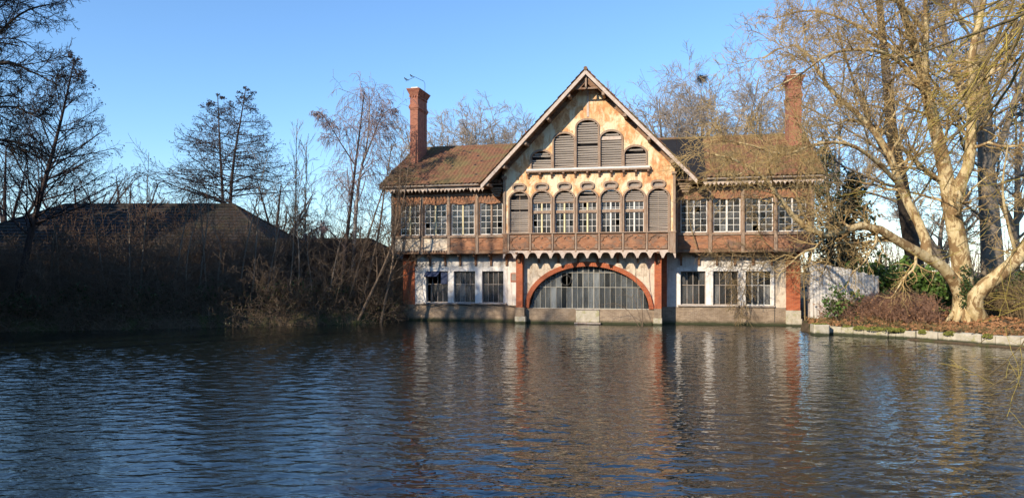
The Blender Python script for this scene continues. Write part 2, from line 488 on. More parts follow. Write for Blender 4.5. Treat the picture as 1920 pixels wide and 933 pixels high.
for wi, (a, b) in enumerate(GWL + GWR):
    y = 0.16
    fr = MB()
    fr.plate(rect(a, b, ZS, ZT), [rect(a + 0.04, b - 0.04, ZS + 0.04, ZT - 0.04)], y - 0.04, y + 0.04)
    cw = (b - a - 0.08) / 4
    zt = 2.33
    for i in range(1, 4):
        x = a + 0.04 + cw * i
        fr.box(x - 0.016, x + 0.016, y - 0.03, y + 0.03, ZS + 0.042, ZT - 0.042)
    for i in range(4):
        fr.box(a + 0.042 + cw * i + (0.018 if i else 0), a + 0.038 + cw * (i + 1) - (0.018 if i < 3 else 0), y - 0.025, y + 0.025, zt - 0.018, zt + 0.018)
    w = fr.build('window', M['rust_metal'] if wi not in (5,) else M['white_paint'], house)
    for i in range(4):
        for (z0, z1) in ((ZS + 0.05, zt - 0.02), (zt + 0.02, ZT - 0.05)):
            if wi == 0 and (z0 > 2 or i == 0): continue
            pane(w, a + 0.05 + cw * i, a + 0.03 + cw * (i + 1), z0, z1, y)
    if wi == 0:      # top-hung sheet metal flap and hood in the first opening
        MB().add([(a + 0.02, -0.02, ZT - 0.03), (a + 0.92, -0.02, ZT - 0.03), (a + 0.80, -0.36, ZT - 0.33), (a - 0.06, -0.36, ZT - 0.33),
                  (a + 0.02, 0.03, ZT - 0.04), (a + 0.92, 0.03, ZT - 0.04), (a + 0.80, -0.31, ZT - 0.36), (a - 0.06, -0.31, ZT - 0.36)],
                 [(0, 3, 2, 1), (4, 5, 6, 7), (0, 1, 5, 4), (1, 2, 6, 5), (2, 3, 7, 6), (3, 0, 4, 7)]).build('flap', M['blue_metal'], w)
        MB().box(a + 0.98, b - 0.05, 0.02, 0.06, ZT - 0.82, ZT - 0.06).build('shutter', M['blue_metal'], w)
        MB().box(a + 0.3, a + 0.4, 0.02, 0.1, ZS + 0.05, ZT - 0.85).build('prop', M['frame_wood'], w)

# brick piers
for (a, b, y0, z1, mt) in ((-1.04, -0.66, -0.06, 4.3, 'red_brick'), (-0.63, -0.25, -0.05, 4.3, 'red_brick'), (22.44, 23.2, -0.1, 4.3, 'red_brick')):
    pr = MB().box(a, b, y0, 0.4, 0.9, z1).build('brick_pier', M[mt], house)
    MB().box(a - 0.03, b + 0.03, y0 - 0.06, 0.38, -0.5, 0.897).build('pier_base', M['pale_stone'] if a > 20 else M['plinth_brick'], pr)
MB().plate(rect(-0.66, -0.63, 1.0, 4.3), [], 0.02, 0.3).build('rainwater_pipe', M['iron'], house)
MB().plate(rect(21.86, 22.435, 1.05, 4.2), [], -0.022, -0.003).build('bare_render', M['cream_plaster'], house)
MB().tube([(21.8, -0.06, 0.2), (21.8, -0.06, 4.2)], 0.02).build('cable', M['iron'], house)
MB().cbox(22.72, 23.26, -0.52, -0.18, -0.5, 0.42, 0.04).build('corner_stone', M['pale_stone'], house)
vent = MB().plate(rect(6.08, 6.5, 2.5, 3.05), [rect(6.13, 6.45, 2.55, 3.0)], -0.05, -0.003).build('vent', M['red_brick'], house)
for i in range(5):
    unit('slat', SLAT, vent, 6.12, 6.46, -0.04, -0.025, 2.55 + i * 0.09, 2.64 + i * 0.09, (0.5, 0, 0))
hose = [(-0.3 + i * 0.35, -0.19 + 0.02 * math.sin(i * 2.1), 1.02 + 0.045 * math.sin(i * 0.9) - 0.03 * math.cos(i * 2.3)) for i in range(20)]
MB().tube(hose, 0.022).build('hose', M['iron'], house)

# --- central ground floor: piers, arch, plinth
CX, AOUT, AIN = 11.05, 3.86, 3.60
VA = -1.0            # front of the arch wall
ZSP = 0.93


def ellipse(a, h, n, z0=ZSP):
    return [(CX + a * math.cos(math.pi * i / n), z0 + h * math.sin(math.pi * i / n)) for i in range(n + 1)]


outl = [(6.72, -0.5), (15.38, -0.5), (15.38, 4.3), (6.72, 4.3)]
inner = ellipse(AIN + 0.12, 2.64, 40)
MB().plate([(7.0, ZSP), (CX - AIN - 0.12, ZSP)] + list(reversed(inner))[1:-1] + [(CX + AIN + 0.12, ZSP), (15.1, ZSP), (15.1, 4.3), (7.0, 4.3)], [], VA, VA + 0.45).build('arch_wall', M['cream_plaster'], house)
ring = MB()
nb = 84
for i in range(nb):
    w0, w1 = math.pi * (i + 0.04) / nb, math.pi * (i + 0.96) / nb
    e = hrng.gauss(0, 0.006)
    q = [(CX + AIN * math.cos(w0), ZSP + 2.52 * math.sin(w0)), (CX + (AOUT + 0.01) * math.cos(w0), ZSP + 2.80 * math.sin(w0)),
         (CX + (AOUT + 0.01) * math.cos(w1), ZSP + 2.80 * math.sin(w1)), (CX + AIN * math.cos(w1), ZSP + 2.52 * math.sin(w1))]
    ring.plate(q, [], VA - 0.07 + e, VA + 0.3)
ring.build('brick_arch', M['red_brick'], house, kind='stuff')
for (a, b) in ((6.72, 7.12), (14.98, 15.38)):
    p = MB().box(a, b, VA - 0.38, VA + 0.6, 0.97, 4.3).build('brick_pier', M['red_brick'], house)
    MB().box(a - 0.03, b + 0.12 * (a < 8), VA - 0.42, VA + 0.58, 0.42, 0.967).build('pier_base', M['plinth_brick'], p)
    MB().cbox(a - 0.06, b + 0.16 * (a < 8) + 0.04, VA - 0.46, VA + 0.55, -0.5, 0.418, 0.02).build('pier_stone', M['pale_stone'], p)
MB().box(15.385, 15.68, -0.08, 0.1, 1.03, 4.3).build('brick_pier', M['red_brick'], house)
MB().box(7.15, 10.33, VA - 0.05, VA + 0.5, -0.5, 0.90).build('plinth', M['plinth_brick'], house)
MB().box(11.75, 14.97, VA - 0.05, VA + 0.5, -0.5, 0.88).build('plinth', M['plinth_brick'], house)
MB().cbox(10.335, 11.745, VA - 0.09, VA + 0.5, -0.5, 0.84, 0.02).build('landing_panel', M['pale_stone'], house)
MB().cbox(10.28, 11.85, VA - 0.45, VA - 0.095, 0.02, 0.10, 0.02).build('landing_step', M['rust_metal'], house)
MB().box(10.3, 11.7, VA - 0.14, VA - 0.02, 0.845, 0.90).build('landing_sill', M['rust_metal'], house)
# side returns of the projecting centre
for x0 in (6.75, 15.0):
    MB().box(x0 + 0.02, x0 + 0.3, VA + 0.61, 0.0, -0.5, 4.3).build('return_wall', M['cream_plaster'], house)
# arched glazing
yg = VA + 0.28
aw = MB()
ncol = 22
xs = [CX - AIN + 2 * AIN * i / ncol for i in range(ncol + 1)]


def arch_z(x):
    t = max(0.0, 1 - ((x - CX) / AIN) ** 2)
    return ZSP + 2.52 * math.sqrt(t)


for i in range(1, ncol):
    wbar = 0.024 if i in (8, 10, 12) else 0.0105
    aw.box(xs[i] - wbar, xs[i] + wbar, yg - 0.03, yg + 0.03, 0.9, arch_z(xs[i]) - 0.01)
TR = (0.9, 2.19, 3.07)
for zt in TR[1:]:
    hw = AIN * math.sqrt(1 - ((zt - ZSP) / 2.52) ** 2)
    aw.box(CX - hw, CX + hw, yg - 0.033, yg + 0.033, zt - 0.016, zt + 0.016)
aw.box(CX - AIN, CX + AIN, yg - 0.06, yg + 0.06, 0.86, 0.93)
awin = aw.build('arched_window', M['pale_fence'], house)
for i in range(ncol):
    for k in range(3):
        z0 = TR[k] + 0.02
        z1 = min(arch_z(xs[i]), arch_z(xs[i + 1]), TR[k + 1] - 0.02 if k < 2 else 9)
        zl, zr = arch_z(xs[i]), arch_z(xs[i + 1])
        top = TR[k + 1] - 0.02 if k < 2 else 9
        if max(zl, zr) - z0 < 0.12 or (i, k) in ((7, 1), (6, 1)): continue
        if min(zl, zr) >= top:
            pane(awin, xs[i] + 0.015, xs[i + 1] - 0.015, z0, top, yg, DPANE)
        else:
            q = [(xs[i] + 0.015, z0), (xs[i + 1] - 0.015, z0), (xs[i + 1] - 0.015, max(z0 + 0.01, min(zr, top))), (xs[i] + 0.015, max(z0 + 0.01, min(zl, top)))]
            MB().plate(q, [], yg - 0.003, yg + 0.003).build('pane', M['dust_reflection_glass'], awin)
# round extractor duct poking through the glazing
du = MB()
dc = (xs[7] - 0.05, 2.62)
for (r0, ya, yb) in ((0.33, yg - 0.12, yg + 1.4),):
    n = 20
    vs_, fs_ = [], []
    for yy in (ya, yb):
        for rr in (0.33, 0.29):
            for j in range(n):
                vs_.append((dc[0] + rr * math.cos(2 * math.pi * j / n), yy, dc[1] + rr * math.sin(2 * math.pi * j / n)))
    for j in range(n):
        k = (j + 1) % n
        fs_ += [(j, k, n + k, n + j), (j, 2 * n + j, 2 * n + k, k), (n + j, n + k, 3 * n + k, 3 * n + j)]
    du.add(vs_, fs_)
du.build('extractor_duct', M['iron'], house)

# --- upper storey of the wings
VW = -0.7
UWL = [(-0.97, 0.31), (0.64, 2.10), (2.41, 3.92), (4.28, 5.73)]
UWR = [(16.47, 17.99), (18.33, 19.85), (20.13, 21.64), (21.93, 23.43)]
UZ0, UZ1 = 5.42, 7.38


def ogee_relief(x0, x1, z0, z1, y, d=0.03):
    """four leafy corner spandrels and a boss, the carving of a balcony panel"""
    mb = MB()
    w, h = x1 - x0, z1 - z0
    prof = [(0, 0), (0.40, 0), (0.37, 0.07), (0.28, 0.09), (0.24, 0.16), (0.17, 0.17), (0.12, 0.27), (0.13, 0.36), (0.06, 0.40), (0.045, 0.46), (0, 0.47)]
    for sx in (0, 1):
        for sz in (0, 1):
            pts = [((x0 + a * w) if not sx else (x1 - a * w), (z0 + b * h) if not sz else (z1 - b * h)) for a, b in prof]
            if sx != sz: pts = pts[::-1]
            mb.plate(pts, [], y - d, y)
    cx = (x0 + x1) / 2
    for zc, s in ((z0 + 0.16 * h, 1), (z1 - 0.16 * h, -1)):
        mb.plate([(cx - 0.09, zc - 0.02 * s), (cx - 0.04, zc + 0.03 * s), (cx, zc + 0.09 * s), (cx + 0.04, zc + 0.03 * s), (cx + 0.09, zc - 0.02 * s), (cx, zc - 0.05 * s)][::s], [], y - d, y)
    return mb


def bracket_mesh(depth, h, t=0.12):
    prof = [(0, 0), (0, -h), (-0.05, -h - 0.03), (-0.10, -h + 0.03), (-0.09, -h * 0.7), (-0.14, -h * 0.52), (-depth * 0.45, -h * 0.4), (-depth * 0.62, -h * 0.22), (-depth * 0.9, -h * 0.16),
            (-depth, -h * 0.18), (-depth, 0)]
    me = MB().prism(prof, -t / 2, t / 2).mesh('bracket')
    me.materials.append(M['brown_wood'])
    return me


def place(name, me, parent, loc, rz=0):
    o = bpy.data.objects.new(name, me)
    COL.objects.link(o); o.parent = parent; o.location = loc; o.rotation_euler = (0, 0, rz)
    return o


def casement_window(a, b, z0, z1, y, rows, mt, post_mt, open_white=False, cloud=False):
    fr = MB()
    fr.plate(rect(a, b, z0, z1), [rect(a + 0.05, (a + b) / 2 - 0.05, z0 + 0.06, z1 - 0.05), rect((a + b) / 2 + 0.05, b - 0.05, z0 + 0.06, z1 - 0.05)], y - 0.035, y + 0.035)
    for s in (0, 1):
        x0, x1 = (a + 0.05, (a + b) / 2 - 0.05) if s == 0 else ((a + b) / 2 + 0.05, b - 0.05)
        xm = (x0 + x1) / 2
        fr.box(xm - 0.014, xm + 0.014, y - 0.02, y + 0.02, z0 + 0.062, z1 - 0.052)
        for r in range(1, rows):
            zz = z0 + 0.06 + (z1 - z0 - 0.11) * r / rows
            fr.box(x0 + 0.002, xm - 0.016, y - 0.018, y + 0.018, zz - 0.013, zz + 0.013)
            fr.box(xm + 0.016, x1 - 0.002, y - 0.018, y + 0.018, zz - 0.013, zz + 0.013)
    w = fr.build('window', M[mt], house)
    MB().cbox((a + b) / 2 - 0.055, (a + b) / 2 + 0.055, y - 0.065, y - 0.037, z0 + 0.02, z1 - 0.02, 0.01).build('meeting_stile', M[post_mt], w)
    for s in (0, 1):
        x0, x1 = (a + 0.05, (a + b) / 2 - 0.05) if s == 0 else ((a + b) / 2 + 0.05, b - 0.05)
        xm = (x0 + x1) / 2
        for (p0, p1) in ((x0, xm - 0.014), (xm + 0.014, x1)):
            for r in range(rows):
                za = z0 + 0.06 + (z1 - z0 - 0.11) * r / rows
                zb = z0 + 0.06 + (z1 - z0 - 0.11) * (r + 1) / rows
                if hrng.random() < 0.03: continue
                pane(w, p0, p1, za + 0.012, zb - 0.012, y)
    return w


BR = bracket_mesh(0.62, 0.72)
for side, (u0, u1, wins) in enumerate(((-1.55, 5.98, UWL), (16.16, 23.85, UWR))):
    MB().plate(rect(u0, u1, 4.3, 8.42), [rect(a, b, UZ0, UZ1) for a, b in wins], VW, VW + 0.22).build('wing_wall', M['brown_wood'], house)
    MB().box(u0 + 0.01, u1 - 0.01, VW + 0.23, 0.45, 4.31, 4.42).build('soffit', M['brown_wood'], house)
    posts = [u0 + 0.07] + [(wins[i][1] + wins[i + 1][0]) / 2 for i in range(3)] + [u1 - 0.1]
    for i, x in enumerate(posts):
        hw = 0.10
        pt = MB().cbox(x - hw, x + hw, VW - 0.09, VW - 0.003, 4.22, 8.1, 0.02).build('post', M['frame_wood'], house)
        MB().cbox(x - hw - 0.03, x + hw + 0.03, VW - 0.13, VW - 0.004, 8.105, 8.22, 0.02).build('capital', M['frame_wood'], pt)
        MB().cbox(x - 0.05, x + 0.05, VW - 0.12, VW - 0.093, 5.5, 7.7, 0.01).build('reed', M['frame_wood'], pt)
    spans = [(posts[i] + 0.103, posts[i + 1] - 0.103) for i in range(4)]
    for i, (a, b) in enumerate(spans):
        cream = side == 0 and i < 2
        pn = MB().plate(rect(a, b, 4.46, 5.24), [], VW - 0.02, VW - 0.003).build('balcony_panel', M['cream_plaster' if cream else 'carved_panel'], house)
        if not cream:
            ogee_relief(a + 0.02, b - 0.02, 4.48, 5.22, VW - 0.02).build('carving', M['carved_panel'], pn)
        # sill rail, bottom rail, frieze and little cornice
        MB().cbox(a, b, VW - 0.12, VW - 0.003, 5.245, 5.38, 0.02).build('sill_rail', M['frame_wood'], house)
        MB().cbox(a, b, VW - 0.10, VW - 0.003, 4.24, 4.33, 0.02).build('bottom_rail', M['brown_wood'], house)
        if cream:
            dn = MB()
            n = 9
            for k in range(n):
                x = a + (b - a) * (k + 0.25) / n
                dn.box(x, x + (b - a) * 0.5 / n, VW - 0.08, VW - 0.003, 4.333, 4.455)
            dn.build('dentil_strip', M['frame_wood'], house)
        else:
            MB().box(a, b, VW - 0.05, VW - 0.003, 4.333, 4.457).build('bottom_board', M['brown_wood'], house)
        # carved frieze with a scalloped lower edge
        n = 12
        pts = [(b, 7.86), (a, 7.86)]
        for k in range(n + 1):
            x = a + (b - a) * k / n
            pts.append((x, 7.36 + 0.10 * math.cos(math.pi * 2 * (x - a) / (b - a)) * 0.5 + (0.03 if k % 2 else 0)))
        fz = MB().plate(pts, [], VW - 0.05, VW - 0.003).build('frieze', M['carved_panel'], house)
        cv = MB()
        for k in range(7):
            xc = a + (b - a) * (k + 0.5) / 7
            cv.plate(oval(xc, 7.64, (b - a) * 0.055, 0.13, 10), [oval(xc, 7.64, (b - a) * 0.03, 0.07, 8)], VW - 0.08, VW - 0.052)
            cv.plate([(xc - 0.07, 7.50), (xc, 7.44), (xc + 0.07, 7.50), (xc, 7.53)], [], VW - 0.075, VW - 0.052)
        cv.build('carving', M['carved_panel'], fz)
        MB().cbox(a, b, VW - 0.10, VW - 0.003, 7.87, 7.98, 0.02).build('cornice', M['frame_wood'], house)
    for i, (a, b) in enumerate(wins):
        w = casement_window(a, b, UZ0, UZ1, VW + 0.1, 5, 'white_paint', 'frame_wood' if (side == 0 and i == 3) else ('yellow_paint' if side == 0 else 'white_paint'))
        for (s0, s1, z0, z1, mt, nm) in {(0, 3): [(0.05, 0.44, 0.05, 1.25, 'window_surround', 'curtain'), (0.62, 0.8, 0.05, 0.5, 'cream_plaster', 'curtain')],
                                         (1, 3): [(0.3, 0.45, 0.1, 1.75, 'cream_plaster', 'shutter_board'), (0.58, 0.76, 0.5, 1.75, 'cream_plaster', 'shutter_board')],
                                         (1, 1): [(0.05, 0.22, 0.35, 0.75, 'blue_plastic', 'curtain'), (0.3, 0.45, 0.7, 1.0, 'cardboard', 'shutter_board'), (0.6, 0.95, 0.02, 0.45, 'cream_plaster', 'curtain')],
                                         (0, 1): [(0.08, 0.3, 0.02, 0.4, 'cardboard', 'curtain')]}.get((side, i), []):
            cu = MB()
            n = 10
            for k in range(n):           # hanging folds
                xa, xb = a + (b - a) * (s0 + (s1 - s0) * k / n), a + (b - a) * (s0 + (s1 - s0) * (k + 1) / n)
                ya, yb = VW + 0.2 + 0.02 * (k % 2), VW + 0.2 + 0.02 * ((k + 1) % 2)
                cu.add([(xa, ya, UZ0 + z0), (xb, yb, UZ0 + z0), (xb, yb, UZ0 + z1), (xa, ya, UZ0 + z1)], [(0, 1, 2, 3)])
            cu.build(nm, M[mt], w)
    for k in range(8):
        x = u0 + 0.35 + (u1 - u0 - 0.5) * k / 7
        if side == 0 and k == 0: continue
        place('bracket', BR, house, (x, 0.0, 4.235))
    # scalloped eaves valance
    e0, e1 = (-2.0, 4.72) if side == 0 else (17.75, 24.25)
    n = int((e1 - e0) / 0.24)
    pts = [(e1, 8.44), (e0, 8.44)]
    for k in range(n):
        xa = e0 + (e1 - e0) * k / n
        w = (e1 - e0) / n
        d = hrng.gauss(0, 0.015)
        if hrng.random() < 0.06: d += 0.1
        pts += [(xa, 8.24), (xa + w * 0.2, 8.17 + d), (xa + w * 0.42, 8.12 + d), (xa + w * 0.5, 8.03 + d), (xa + w * 0.58, 8.12 + d), (xa + w * 0.8, 8.17 + d)]
    pts.append((e1, 8.24))
    MB().plate(pts, [], -1.36, -1.32).build('eaves_valance', M['bargeboard'], house)
    MB().box(e0, e1, -1.46, -1.365, 8.37, 8.50).build('fascia', M['bargeboard'], house)
    MB().box(e0 + 0.02, e1 - 0.02, -1.31, VW - 0.003, 8.43, 8.46).build('eaves_soffit', M['brown_wood'], house)
    gt = MB().tube([(e0, -1.52, 8.45), (e1, -1.52, 8.47)], 0.055, 8).build('gutter', M['rust_metal'], house)

# --- wing roofs: slabs with rows of interlocking tiles
RY, RZ = 5.0, 11.9           # ridge
EY, EZ = -1.55, 8.50         # eaves


def tile_slope(p00, p10, p01, p11, cols, rows, amp=0.06, step=0.035, name='roof_tiles', parent=None, seed=0):
    """tiled slope between eaves p00-p10 and ridge p01-p11"""
    rg = np.random.default_rng(seed)
    p00, p10, p01, p11 = map(np.array, (p00, p10, p01, p11))
    nrm = np.cross(p10 - p00, p01 - p00); nrm = nrm / np.linalg.norm(nrm)
    if nrm[2] < 0: nrm = -nrm
    sub = 5
    U = np.linspace(0, 1, cols * sub + 1)
    ph = (np.arange(cols * sub + 1) % sub) / sub
    wave = amp * np.array([1.0, 0.75, 0.1, 0.0, 0.12])[(np.arange(cols * sub + 1) % sub)]
    V = []
    for r in range(rows):
        V += [(r / rows, 1.0), ((r + 0.999) / rows, 0.0)]
    jit = rg.normal(0, 0.009, (rows, cols + 1)) + (rg.random((rows, cols + 1)) < 0.02) * 0.05
    verts = []
    for k, (v, s) in enumerate(V):
        r = k // 2
        base = (p00[None] * (1 - U[:, None]) + p10[None] * U[:, None]) * (1 - v) + (p01[None] * (1 - U[:, None]) + p11[None] * U[:, None]) * v
        h = wave + step * s + np.repeat(jit[r], sub)[:len(U)]
        verts.append(base + nrm[None] * h[:, None])
    verts = np.concatenate(verts)
    n = len(U)
    i = np.arange(n - 1)
    faces = []
    for k in range(len(V) - 1):
        faces.append(np.stack([k * n + i, k * n + i + 1, (k + 1) * n + i + 1, (k + 1) * n + i], 1))
    me = np_mesh(name, verts, np.concatenate(faces))
    return link(name, me, M['roof_tile'], parent, 'stuff')


for side, (u0, u1) in enumerate(((-2.05, 9.2), (13.0, 24.3))):
    sl = MB()
    YI = -0.9                                     # inside the gable the slope starts behind its wall
    ZI = EZ + (RZ - EZ) * (YI - EY) / (RY - EY)
    f0, f1, h0, h1 = (u0, 5.9, 5.905, u1) if side == 0 else (16.25, u1, u0, 16.245)
    sl.prism([(EY, EZ - 0.1), (RY, RZ - 0.1), (2 * RY - EY, EZ - 0.1), (2 * RY - EY, EZ), (RY, RZ), (EY, EZ)], f0, f1)
    sl.prism([(YI, ZI - 0.1), (RY, RZ - 0.1), (2 * RY - EY, EZ - 0.1), (2 * RY - EY, EZ), (RY, RZ), (YI, ZI)], h0, h1)
    rf = sl.build('roof', M['brown_wood'], house)
    t0 = f0 if side == 0 else 17.9
    tile_slope((t0, EY - 0.08, EZ + 0.0), (f1, EY - 0.08, EZ + 0.0), (t0, RY, RZ + 0.02), (f1, RY, RZ + 0.02), 31 if side == 0 else 25, 20, parent=rf, seed=side)
    if side == 1:      # strip of black roofing felt beside the gable, where the tiles are gone
        for k, (xa, xb) in enumerate(((13.0, 14.6), (14.55, 16.24), (16.26, 17.15), (17.1, 17.93))):
            ya = YI if xb < 16.25 else EY - 0.06
            za = EZ + (RZ - EZ) * (ya - EY) / (RY - EY)
            h = 0.02 + 0.012 * (k % 2)
            MB().prism([(ya, za + 0.003), (RY, RZ + 0.003), (RY, RZ + h), (ya, za + h)], xa, xb).build('felt_sheet', M['felt'], rf)
    if side == 0: tile_slope((h0, YI, ZI + 0.02), (h1, YI, ZI + 0.02), (h0, RY, RZ + 0.02), (h1, RY, RZ + 0.02), 13, 18, parent=rf, seed=side + 20)
    tile_slope((u1, 2 * RY - EY, EZ), (u0, 2 * RY - EY, EZ), (u1, RY, RZ + 0.02), (u0, RY, RZ + 0.02), 44, 10, parent=rf, seed=side + 5)
    rc = MB()
    for k in range(30):
        xa = u0 + (u1 - u0) * k / 30
        rc.tube([(xa, RY, RZ + 0.01), (xa + (u1 - u0) / 30 + 0.03, RY, RZ + 0.03)], [0.12, 0.10], 8)
    rc.build('ridge_tiles', M['roof_tile'], rf, kind='stuff')
    # verge board at the outer gable end
    xv = u0 if side == 0 else u1
    vb = MB().prism([(EY, EZ - 0.24), (RY, RZ - 0.24), (RY, RZ - 0.11), (EY, EZ - 0.11)], xv - 0.03, xv + 0.03)
    vb.build('verge_board', M['bargeboard'], rf)
# end walls and back wall
for (x0, x1) in ((-1.54, -1.34), (23.64, 23.84)):
    MB().prism([(VW + 0.23, 4.3), (10.6, 4.3), (10.6, 8.3), (5.0, 11.7), (VW + 0.23, 8.4)], x0, x1).build('end_wall', M['brown_wood'], house)
for (x0, x1) in ((-1.05, -0.75), (22.85, 23.15)):
    MB().box(x0, x1, 0.41, 10.55, -0.5, 4.295).build('end_wall', M['white_plaster'], house)
MB().box(-1.3, 23.6, 10.3, 10.6, -0.5, 8.3).build('back_wall', M['white_plaster'], house)
# interior: floors, partitions
MB().box(-0.7, 22.8, 0.45, 10.2, 0.5, 0.7).build('ground_floor', M['room_wall'], house)
MB().box(-1.3, 23.6, -0.44, 10.2, 4.45, 4.6).build('upper_floor', M['room_wall'], house)
MB().box(-1.3, 23.6, -0.44, 10.2, 7.9, 8.0).build('upper_ceiling', M['room_wall'], house)
MB().box(-0.7, 22.8, 5.2, 5.4, 0.72, 4.4).build('partition', M['room_wall'], house)
MB().box(-1.3, 23.6, 4.0, 4.2, 4.62, 7.88).build('partition', M['room_wall'], house)

# --- gable
VG = -1.45
GU0, GU1 = 6.0, 16.14
AP, AZ, SL = 11.1, 14.86, 1.035          # apex and slope of the gable roof


def roof_z(x): return AZ - SL * abs(x - AP)


acx = [6.93 + 1.378 * i for i in range(7)]
HWA = 0.585
LOUV = [(7.67, 8.92, 10.4), (9.03, 10.3, 11.4), (10.4, 11.73, 12.14), (11.82, 13.12, 11.42), (13.23, 14.53, 10.47)]
holes = [arch_outline(c - HWA, c + HWA, 5.42, 7.96, 0.52) for c in acx] + [oval(c, 8.21, 0.33, 0.15, 16, 2.6) for c in acx]
holes += [arch_outline(a, b, 9.3, t, 0.46) for a, b, t in LOUV]
wall_out = [(GU0, 5.4), (GU1, 5.4), (GU1, roof_z(GU1) - 0.25), (AP, AZ - 0.25), (GU0, roof_z(GU0) - 0.25)]
MB().plate(wall_out, holes, VG, VG + 0.3).build('gable_wall', M['gable_plaster'], house)
MB().box(GU0 + 0.02, GU0 + 0.27, VG + 0.302, 5.0, 4.3, 8.9).build('return_wall', M['brown_wood'], house)
MB().box(GU1 - 0.27, GU1 - 0.02, VG + 0.302, 5.0, 4.3, 8.9).build('return_wall', M['brown_wood'], house)
MB().box(GU0 + 0.28, GU1 - 0.28, VG + 0.32, -0.45, 4.5, 4.58).build('bay_floor', M['room_wall'], house)
MB().box(GU0 + 0.28, GU1 - 0.28, VG + 0.32, -0.45, 8.55, 8.6).build('bay_ceiling', M['room_wall'], house)

# arched windows with quatrefoil-like oval lights over them
for i, c in enumerate(acx):
    # keyhole shaped surround: arch + oval in one moulded frame
    o_a = arch_outline(c - HWA - 0.09, c + HWA + 0.09, 5.40, 8.05, 0.60)
    MB().plate(o_a, [arch_outline(c - HWA, c + HWA, 5.405, 7.96, 0.52)], VG - 0.07, VG - 0.003).build('arch_surround', M['frame_wood'], house)
    ov = MB().plate(oval(c, 8.23, 0.43, 0.25, 20, 2.6), [oval(c, 8.21, 0.33, 0.15, 20, 2.6)], VG - 0.085, VG - 0.004).build('oval_light', M['frame_wood'], house)
    for k in range(3):
        zc = 8.11 + 0.1 * k
        hw = (0.30, 0.325, 0.29)[k]
        unit('slat', SLAT, ov, c - hw, c + hw, VG + 0.06, VG + 0.075, zc - 0.06, zc + 0.06, (0.5, hrng.gauss(0, 0.02), 0))
    back_board(ov, oval(c, 8.21, 0.36, 0.18, 12), VG + 0.2)
    full = i in (0, 6)
    shape = lambda z, c=c: (lambda t: (c - HWA * t + 0.02, c + HWA * t - 0.02) if t > 0.25 else None)(math.sqrt(max(0, 1 - max(0, (z - 7.44) / 0.52) ** 2)))
    fr = MB()
    y = VG + 0.16
    for sx in (-1, 1):
        x = c + sx * (HWA - 0.02)
        fr.box(x - 0.025, x + 0.025, y - 0.06, y + 0.06, 5.42, 7.5)
    fr.box(c - HWA + 0.01, c + HWA - 0.01, y - 0.08, y + 0.06, 5.36, 5.44)
    if full:
        fr.box(c - 0.02, c + 0.02, y + 0.06, y + 0.09, 5.45, 7.9)
        w = fr.build('louvre_window', M['frame_wood'], house)
        slats(w, shape, 5.46, 7.96, VG + 0.08, 0.118, miss=(11, 17, 18) if i == 0 else ())
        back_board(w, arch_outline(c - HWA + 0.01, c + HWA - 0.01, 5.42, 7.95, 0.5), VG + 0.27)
        continue
    fr.box(c - HWA + 0.01, c + HWA - 0.01, y - 0.09, y + 0.05, 6.63, 6.79)
    fr.box(c - HWA + 0.01, c + HWA - 0.01, y - 0.07, y + 0.05, 7.24, 7.31)
    w = fr.build('arched_casement', M['frame_wood'], house)
    slats(w, shape, 7.30, 7.96, VG + 0.08, 0.115, miss=((3,) if i == 3 else ()))
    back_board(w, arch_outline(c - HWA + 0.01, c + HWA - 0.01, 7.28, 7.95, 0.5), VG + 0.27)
    gb = MB()
    a, b = c - HWA + 0.05, c + HWA - 0.05
    cols = [a, a + 0.26, c - 0.045, c + 0.045, b - 0.26, b]
    rows_ = [(5.46, 5.84), (5.84, 6.22), (6.22, 6.61), (6.81, 6.93), (6.93, 7.23)]
    for (x, w_) in ((a + 0.26, 0.013), (b - 0.26, 0.013), (a + 0.008, 0.012), (b - 0.008, 0.012)):
        gb.box(x - w_, x + w_, y - 0.02, y + 0.02, 5.45, 6.62)
        gb.box(x - w_, x + w_, y - 0.02, y + 0.02, 6.80, 7.235)
    for zz in (5.455, 5.84, 6.22, 6.60, 6.825, 6.93):
        for (x0, x1) in ((a, c - 0.05), (c + 0.05, b)):
            gb.box(x0 + 0.02, x1, y - 0.017, y + 0.017, zz - 0.012, zz + 0.012)
    gb.build('glazing_bars', M['white_paint'], w)
    MB().cbox(c - 0.048, c + 0.048, y - 0.05, y + 0.03, 5.445, 7.235, 0.012).build('meeting_stile', M['yellow_paint' if i < 4 else 'white_paint'], w)
    for (z0, z1) in rows_:
        for (x0, x1) in ((cols[0], cols[1]), (cols[1], cols[2]), (cols[3], cols[4]), (cols[4], cols[5])):
            if hrng.random() < 0.04: continue
            pane(w, x0 + 0.014, x1 - 0.014, z0 + 0.012, z1 - 0.012, y)

